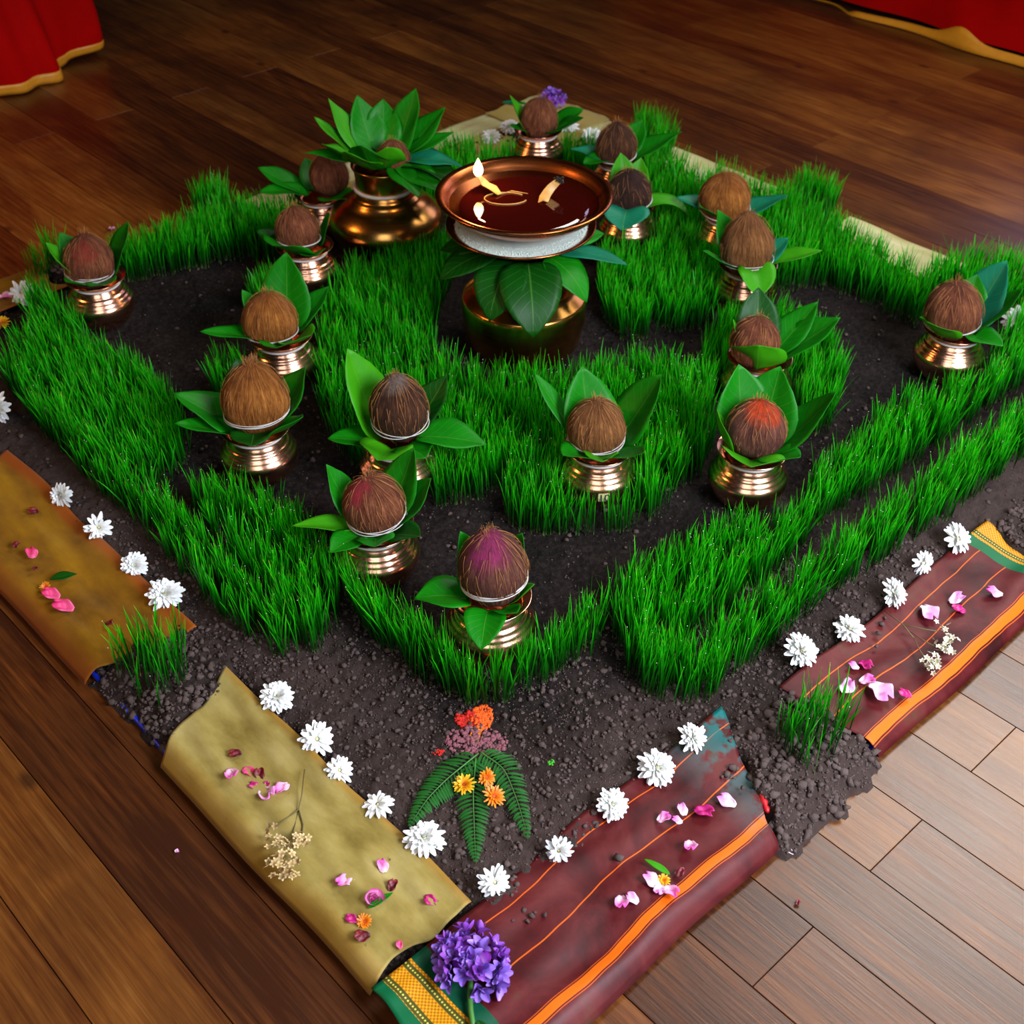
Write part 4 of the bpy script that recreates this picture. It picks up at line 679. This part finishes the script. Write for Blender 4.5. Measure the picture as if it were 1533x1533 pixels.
# fern fronds
def fern(pts_px, wmax, label, seed):
    r = random.Random(seed); root = empty('fern_frond', tuple(P(*pts_px[0], .040))); o0 = Vector(root.location); pts3 = []; nseg = 26
    ctrl = [Vector(P(a, b_, .043)) - o0 for a, b_ in pts_px]
    for i in range(nseg + 1):
        s = i / nseg * (len(ctrl) - 1); k = min(int(s), len(ctrl) - 2); pts3.append(ctrl[k].lerp(ctrl[k + 1], s - k))
    for _ in range(6): pts3 = [pts3[0]] + [(pts3[i - 1] + pts3[i] * 2 + pts3[i + 1]) / 4 for i in range(1, nseg)] + [pts3[-1]]
    b = MB(); b.add(*tube(pts3, [.0013 * (1 - .8 * i / nseg) for i in range(nseg + 1)], 5)); obj('midrib', b.mesh('midrib', M['stem']), root); b = MB()
    for i in range(1, nseg + 1):
        s = i / nseg; tg = (pts3[i] - pts3[i - 1]).normalized(); base_ = math.atan2(tg.y, tg.x); L = wmax * (1 - s) ** .75 * min(1, .5 + s * 3) + .003
        for sg in (-1, 1):
            V, Fc, U = leaf_mesh(L, .0044, 12, -24, 20, .05, r.random(), 'x', 6, 3); a = base_ + sg * math.radians(r.uniform(58, 72)); ca, sa = math.cos(a), math.sin(a)
            b.add([(v[0] * ca - v[1] * sa + pts3[i].x, v[0] * sa + v[1] * ca + pts3[i].y, v[2] + pts3[i].z) for v in V], Fc, U)
    o = obj('leaflets', b.mesh('leaflets', M['fern']), root); tag(root, label, 'fern', 'fern fronds on the soil'); return root
fern([(716, 1128), (670, 1165), (640, 1195), (614, 1235)], .036, 'fern frond reaching down left under a white flower', 1)
fern([(712, 1135), (708, 1190), (710, 1240), (712, 1288)], .032, 'fern frond pointing straight to the viewer', 2)
fern([(718, 1125), (755, 1150), (775, 1200), (790, 1252)], .032, 'fern frond curving down to the right', 3)
# coloured powder on the soil
def powder(px, py, rx_, ry_, n_, mat, name, label, rmax=.003, seed=0):
    g_ = np.random.default_rng(seed); q = P(px, py, .036); a = g_.uniform(0, 6.28, n_); k = g_.uniform(0, 1, n_) ** .6; x = q[0] + np.cos(a) * k * rx_; y = q[1] + np.sin(a) * k * ry_; r_ = g_.uniform(.0008, rmax, n_); z = soilz(x, y) + r_ * .5
    tag(obj(name, clods(x, y, z, r_, mat, name)), label, 'powder', kind='stuff')
powder(722, 1072, .014, .022, 330, M['orange_powder'], 'powder_heap', 'bright orange powder heap on the soil above the fern', .0032, 1)
powder(700, 1076, .017, .014, 260, M['red_powder'], 'powder_heap', 'red powder patch left of the orange powder', .003, 2)
powder(712, 1100, .008, .018, 110, flat('saffron_powder', (230, 130, 10), .9), 'powder_heap', 'saffron yellow powder trail below the orange powder', .0026, 3)
powder(712, 1108, .042, .026, 420, M['pink_powder'], 'powder_heap', 'pinkish stained soil crumbs around the powder heap', .0036, 4)
powder(655, 1126, .008, .006, 26, M['red_powder'], 'powder_heap', 'small pinkish red crumbs left of the fern', .002, 5)
powder(825, 1142, .004, .005, 24, flat('green_bits', (60, 170, 20), .6), 'sprout', 'tiny bright green sprout on the bare soil', .002, 6)

# ------------------------------------------------------------------ loose petals
def loose_petal(px, py, wpx, mat, label, seed, z=None, name='petal', asp=.75, curl=(10, 40)):
    r = random.Random(seed); z = .036 if z is None else z; p = P(px, py, z); dp = float((p - CAM) @ FW); L = wpx * dp / F_PX * 1.1; nu, nv = 10, 9; V = []; U = []; e0 = r.uniform(-5, 10); e1 = r.uniform(*curl); x = zz = 0; ph = r.uniform(0, 6)
    for i in range(nu):
        s = i / (nu - 1); e = math.radians(e0 + (e1 - e0) * s); hw = L * asp / 2 * max(.08, math.sin(math.pi * (.08 + .80 * s)) ** .8)
        if i: x += L / (nu - 1) * math.cos(e); zz += L / (nu - 1) * math.sin(e)
        for j in range(nv):
            c = (j / (nv - 1) - .5) * 2; y = c * hw; up = c * c * hw * .35 + hw * (.22 * math.sin(5 * s + ph + 3 * c) + .16 * math.sin(9 * s - 4 * c + 2 * ph)); y *= 1 + .16 * math.sin(7 * s + ph + c); V.append((x - L / 2 - up * math.sin(e) - (.18 * L * s * math.exp(-(c * 2.6 - math.sin(ph)) ** 2)), y, max(0, zz + up * math.cos(e)))); U.append((s, j / (nv - 1)))
    o = obj(name, mesh(name, V, grid_faces(nu, nv), M[mat], True, U), None, (float(p[0]), float(p[1]), z + .0012), (0, 0, r.uniform(0, 6.28))); md = o.modifiers.new('s', 'SOLIDIFY'); md.thickness = .0005; md.offset = 1
    tag(o, label, 'petal', 'fallen petals on the cloths'); return o
LPET = [
 (48,830,20,'rosepink','small rose pink petal alone on the ochre cloth'),(77,893,26,'rosepink','crumpled rose pink petal on the ochre cloth'),(95,912,30,'rosepink','long rose pink petal lowest on the ochre cloth'),(165,935,14,'darkred','small red petal near the left grass tuft'),(50,767,16,'darkred','dark petal highest on the ochre cloth'),(24,817,12,'darkred','tiny dark petal at the left of the ochre cloth'),(53,853,10,'darkred','tiny dark fleck beside a green leaf on ochre cloth'),
 (352,1130,18,'darkred','dark red petal standing above the pink group on pale cloth'),(347,1162,26,'pink','pink and white petal at the left of the pale cloth group'),(372,1156,20,'rosepink','red pink petal beside the pink and white one'),(389,1161,20,'darkred','dark red curled petal in the pale cloth group'),(381,1179,16,'magenta','small magenta petal in the middle of the pale cloth group'),(399,1178,13,'magenta','tiny magenta petal in the pale cloth group'),(400,1193,32,'palepink','long pale pink petal lowest of the pale cloth group'),(421,1181,24,'pink','bright pink petal right end of the pale cloth group'),
 (516,1321,26,'pink','round pink petal left in the lower pale cloth'),(573,1298,20,'pink','pink petal near the soil edge on pale cloth'),(588,1327,18,'darkred','dark red petal right of the large pink flower'),(644,1350,20,'magenta','round magenta petal near the cloth junction'),(541,1404,24,'darkred','dark red petal nearest the viewer on pale cloth'),(598,1416,12,'rosepink','tiny pink petal fleck at the bottom of pale cloth'),(526,1377,18,'magenta','magenta petal beside the small orange flower'),
 (994,1227,20,'pink','pink petal, leftmost of the lower maroon cloth group'),(1021,1214,18,'palepink','pale pink petal, upper one of the lower maroon group'),(1013,1230,16,'pink','small pink petal between two others on lower maroon cloth'),(1054,1217,28,'magenta','dark magenta petal on a thin orange stripe'),(1087,1201,28,'palepink','pale pink petal nearest the spilled soil'),(1033,1270,24,'pink','pink curled petal alone on lower maroon cloth'),(930,1354,26,'pink','pink petal near the orange band, left one'),(946,1347,20,'palepink','small pale petal touching the left pink one by orange band'),(974,1320,26,'palepink','pale petal beside the small yellow flower'),(1004,1337,26,'pink','pink petal right of the small yellow flower'),(987,1334,20,'palepink','pale pink petal below the small yellow flower'),(1018,1308,16,'darkred','dark petal right of the small yellow flower'),
 (1277,999,16,'pink','small pink petal above the group on upper maroon cloth'),(1296,998,22,'magenta','magenta petal at the top of the upper maroon group'),(1268,1030,26,'palepink','ruffled pale pink petal left of the upper maroon group'),(1298,1021,22,'pink','pink petal in the middle of the upper maroon group'),(1318,1038,40,'palepink','long pale pink petal at the front of the upper maroon group'),(1353,1041,20,'magenta','round dark magenta petal near the orange band'),(1390,919,32,'palepink','pale pink petal above the white flower sprig'),(1432,899,24,'palepink','pale petal, upper of a pair on the right maroon cloth'),(1434,914,20,'magenta','magenta petal, lower of a pair on the right maroon cloth'),(1487,889,24,'pink','pink petal nearest the gold border on the right'),
 (10,445,22,'pink','pink petal on the far left cloth end')]
for k, (px, py, wp, mt, lab) in enumerate(LPET): loose_petal(px, py, wp, mt, lab, 300 + k)
loose_petal(167, 344, 12, 'pink', 'tiny pink petal on the floor behind the left grass row', 401, .002)
loose_petal(1178, 1274, 20, 'palepink', 'pale shred on the floor beside the spilled soil', 402, .002, asp=.4)
loose_petal(265, 1275, 7, 'palepink', 'tiny white speck on the floor at left', 403, .002)
loose_petal(1194, 1352, 9, 'darkred', 'tiny dark red speck on the right floor', 404, .002)
# small leaves lying on cloth
def lying_leaf(px, py, wpx, az, mat, label, z=.038, asp=.45):
    p = P(px, py, z); dp = float((p - CAM) @ FW); L = wpx * dp / F_PX; V, Fc, U = leaf_mesh(L, L * asp, 8, -6, 14, .1, int(px), 'x'); o = obj('leaf', mesh('leaf', V, Fc, M[mat], True, U), None, (float(p[0]), float(p[1]), z + .003), (0, 0, math.radians(az))); md = o.modifiers.new('s', 'SOLIDIFY'); md.thickness = .0006; tag(o, label, 'leaf')
lying_leaf(75, 870, 40, 20, 'leaf_dark', 'small dark leaf lying on the ochre cloth')
lying_leaf(790, 158, 32, 180, 'leaf', 'green leaf on the rear corner cloth left of the purple flowers'); lying_leaf(775, 157, 24, 172, 'leaf_teal', 'bluish leaf at the very edge of the rear corner cloth')
lying_leaf(1003, 1312, 46, 145, 'leaf_light', 'slim light green leaf pointing at the small yellow flower', asp=.25)
lying_leaf(552, 1362, 44, 40, 'leaf', 'small green sepal leaf beside the small orange flower', asp=.3)
place_flower(545, 1374, 26, (20, 0), bloom(CAL, 71, M['orange']), cen_o, 'small wilted orange flower on the pale gold cloth', 'marigold', 'flower', None, .036, .038)
place_flower(994, 1312, 22, (20, 0), bloom(CAL, 72, M['yellow']), cen_o, 'small yellow flower head on the maroon cloth', 'marigold', 'flower', None, .036, .038)
place_flower(67, 874, 18, (30, 0), bloom(CAL, 73, M['orange']), cen_o, 'tiny orange flower head on the ochre cloth', 'marigold', 'flower', None, .036, .038)
ROSE = [(5, .020, .020, 25, 60, .002, .001), (5, .016, .017, 45, 80, .002, .002), (4, .011, .012, 60, 95, .001, .003)]
place_flower(557, 1341, 38, (20, 20), bloom(ROSE, 74, M['pink']), center_mesh(.003, .006, M['magenta']), 'crumpled pink rose head on the pale gold cloth', 'rose', 'flower', None, .036, .038)

# ------------------------------------------------------------------ sprigs
def sprig(stems, heads, label, mat_s, mat_f, hsz, seed, z=.040, nper=9):
    r = random.Random(seed); p0 = P(*stems[0][0], z); root = empty('dried_sprig', tuple(p0)); o0 = Vector(p0)
    for st_ in stems:
        pts3 = [Vector(P(a, b_, z + .002 + .003 * r.random())) - o0 for a, b_ in st_]; b = MB(); b.add(*tube(pts3, .0008, 5)); obj('stalk', b.mesh('stalk', mat_s), root)
    for (a, b_) in heads:
        c = Vector(P(a, b_, z + .007)) - o0; b = MB()
        for k in range(nper):
            d_ = Vector((r.gauss(0, .0065), r.gauss(0, .0065), r.uniform(-.002, .006))) * hsz; na = r.uniform(0, 6); tx, ty = r.uniform(-.9, .9), r.uniform(-.9, .9); Rm = Matrix.Rotation(tx, 3, 'X') @ Matrix.Rotation(ty, 3, 'Y')
            for m_ in range(5):
                V, Fc, U = petal(.0052 * hsz, .0034 * hsz, 25, 5, .3, 4, 3); aa = na + m_ * 1.257; ca, sa = math.cos(aa), math.sin(aa)
                b.add([tuple(Rm @ Vector((v[0] * ca - v[1] * sa, v[0] * sa + v[1] * ca, v[2])) + c + d_) for v in V], Fc, U)
        obj('flower_head', b.mesh('flower_head', mat_f), root)
    tag(root, label, 'flower'); return root
sprig([[(456,1152),(452,1190),(447,1212)],[(447,1212),(425,1228),(410,1240)],[(447,1212),(438,1250),(430,1272)],[(447,1212),(454,1235),(452,1256)]], [(404,1254),(417,1268),(450,1264),(412,1292),(428,1286),(437,1302),(422,1310)], 'dried sprig with beige flower heads on the pale gold cloth', M['drystem'], M['dry'], 1.0, 5)
sprig([[(1325,915),(1352,935),(1368,955)],[(1352,935),(1385,942),(1405,945)],[(1368,955),(1376,972),(1385,985)],[(1362,945),(1385,960),(1400,968)]], [(1412,942),(1420,958),(1408,968),(1418,975),(1395,985),(1388,995),(1400,1000)], 'sprig with small cream white flowers on the upper maroon cloth', M['drystem'], M['cream'], .9, 6)
# purple flower spikes
def purple(px, py, wpx, label, seed, n_, stem=None, z=.045):
    r = random.Random(seed); p = P(px, py, z); dp = float((p - CAM) @ FW); R = wpx * dp / F_PX / 2; root = empty('purple_flower', (float(p[0]), float(p[1]), z)); tag(root, label, 'flower')
    fm = []
    for k in range(5):
        b = MB()
        for m_ in range(5):
            V, Fc, U = petal(.021, .0125, 30 + r.uniform(-18, 20), 40 + r.uniform(-50, 45), .6, 6, 5); a = m_ * 1.257 + r.uniform(-.2, .2); ca, sa = math.cos(a), math.sin(a); b.add([(v[0] * ca - v[1] * sa, v[0] * sa + v[1] * ca, v[2]) for v in V], Fc, U)
        fm.append(b.mesh('floret', M['purple'] if k % 3 else M['violet']))
    for k in range(n_):
        th = math.acos(1 - r.random() * 1.0); a = r.uniform(0, 6.28); q = r.uniform(.55, .95) * R; d_ = Vector((math.sin(th) * math.cos(a) * q, math.sin(th) * math.sin(a) * q, math.cos(th) * q * .55)); dn = Vector((d_.x, d_.y, d_.z * 2 + .01)).normalized()
        o = obj('floret', fm[k % 5], root, d_); qq = dn.to_track_quat('Z', 'Y'); o.rotation_euler = (qq.to_matrix() @ Matrix.Rotation(r.uniform(0, 6), 3, 'Z')).to_euler(); o.scale = (R / .052 * r.uniform(.8, 1.1),) * 3
    b = MB(); V, Fc, U = lathe([(0, -.003), (R * .5, 0), (R * .55, R * .25), (R * .3, R * .42), (0, R * .45)], 12); b.add(V, Fc); obj('core', b.mesh('core', M['violet']), root)
    if stem:
        b = MB(); q3 = [Vector(P(a, c_, z - .004)) - Vector(root.location) for a, c_ in stem]; b.add(*tube(q3, .0032, 7)); obj('stem', b.mesh('stem', M['stem']), root)
purple(706, 1440, 110, 'large purple flower head on the maroon cloth nearest the viewer', 3, 46, [(706, 1450), (703, 1490), (705, 1515), (712, 1560)])
purple(823, 150, 44, 'small purple flower head at the rear corner of the cloth', 4, 26, z=.045)
lying_leaf(716, 1530, 50, -70, 'leaf_dark', 'dark green leaf on the stem of the large purple flower', .04, .5)
# clods on maroon cloth
for lab, L in (('few dry soil clods on the maroon cloth right of the purple flower', ((785,1364,.0035),(796,1372,.0045),(790,1380,.003),(816,1370,.003),(767,1379,.0025),(801,1366,.002))),
               ('single soil clod on the middle of the lower maroon cloth', ((927,1286,.0055),)), ('soil crumbs on the teal end of the lower maroon cloth', ((1095,1150,.006),(1088,1160,.005),(1104,1152,.004),(1080,1163,.003),(1112,1180,.003),(1099,1165,.003))),
               ('line of soil crumbs under the white sprig', ((1320,935,.005),(1316,950,.004),(1312,968,.003),(1324,925,.003)))):
    q = np.array([P(a, b_, .038) for a, b_, _ in L]); r_ = np.array([c_ for _, _, c_ in L]); tag(obj('soil_clods', clods(q[:, 0], q[:, 1], .0375 + r_ * .5, r_, M['clod'], 'soil_clods')), lab, 'soil', kind='stuff')
# ------------------------------------------------------------------ red drapes at the back
def ring_drape():
    cx, cy = -1.69, 1.64; H_ = .75; nu, nv = 26, 160; V = []; nz = Noise(91, 1.0); root = empty('draped_cloth', (cx, cy, 0)); tag(root, 'red cloth drape with yellow hem hanging to the floor at top left', 'cloth')
    def rad(a, h):
        f = .030 * math.sin(7 * a + 2.5 * h * 2) + .018 * math.sin(13 * a + 1 + 4 * h) + .010 * math.sin(23 * a + 6 * h); b0 = .40 + .13 * math.exp(-((a - math.radians(250)) / .35) ** 2) * (1 - h); return b0 * (1 - .30 * h ** 1.2) + f * (1 - .5 * h) - .02 * (1 - h) ** 8
    def rows(h0, h1, n_, dr=0.):
        V = []
        for i in range(n_):
            h = h0 + (h1 - h0) * i / (n_ - 1)
            for j in range(nv):
                a = 2 * math.pi * j / nv; r_ = rad(a, h) + dr; lift = .020 * max(0, math.sin(3 * a + .6)) * max(0, 1 - h / .08); V.append((r_ * math.cos(a), r_ * math.sin(a), .004 + h * H_ + lift))
        return V
    o = obj('fabric', mesh('fabric', rows(.035, 1, nu), grid_faces(nu, nv, True), M['red']), root); o = obj('hem_border', mesh('hem_border', rows(0, .038, 4, .002), grid_faces(4, nv, True), M['hem']), root); md = o.modifiers.new('s', 'SOLIDIFY'); md.thickness = .002
ring_drape()
def platform():
    root = empty('draped_platform', tuple(float(q) for q in W(3.2, 1.0)) + (0,), math.radians(135)); tag(root, 'low platform covered in red cloth with yellow border at top right', 'platform')
    # local x along v, local y toward the room (-u)
    L0, L1, H_ = -1.4, 1.9, .42; na = 240
    def front(x, h): return .010 * math.sin(7 * x + 1.5 * h) + .007 * math.sin(17 * x + 3 * h + 1) + .030 * h * math.sin(11 * x + 2 + h) + .014 * h * math.sin(29 * x) + .03 * (1 - h) ** 3
    V = []; nh = 14
    for i in range(na):
        x = L0 + (L1 - L0) * i / (na - 1)
        for j in range(nh):
            h = j / (nh - 1); V.append((x, front(x, h) - .02, .004 + (h * .93 + .07) * H_))
        for k in range(1, 5): V.append((x, front(x, 1) - .02 - k * .25, .004 + H_ + .012 * math.sqrt(min(1, k)) + .004 * math.sin(6 * x + k)))
    obj('fabric', mesh('fabric', V, grid_faces(na, nh + 4), M['red']), root); V = []
    for i in range(na):
        x = L0 + (L1 - L0) * i / (na - 1); lift = .035 * math.exp(-((x - .42) / .06) ** 2) - .05 * float(sst(.78, .92, x)); bh = .018 + .006 * math.sin(5 * x)
        for j in range(4): h = j / 3; V.append((x, front(x, 0) - .014 + .012 * (1 - h) - max(0, -lift) , max(.002, .003 + h * bh + max(0, lift) * h + min(0, lift))))
    o = obj('border', mesh('border', V, grid_faces(na, 4), M['hem']), root); md = o.modifiers.new('s', 'SOLIDIFY'); md.thickness = .0015
platform()
for k, v in LABELS.items():
    if len(v) > 1: print('SHARED', k, len(v))
print('tris', sum(len(o.data.polygons) for o in bpy.data.objects if o.type == 'MESH'))
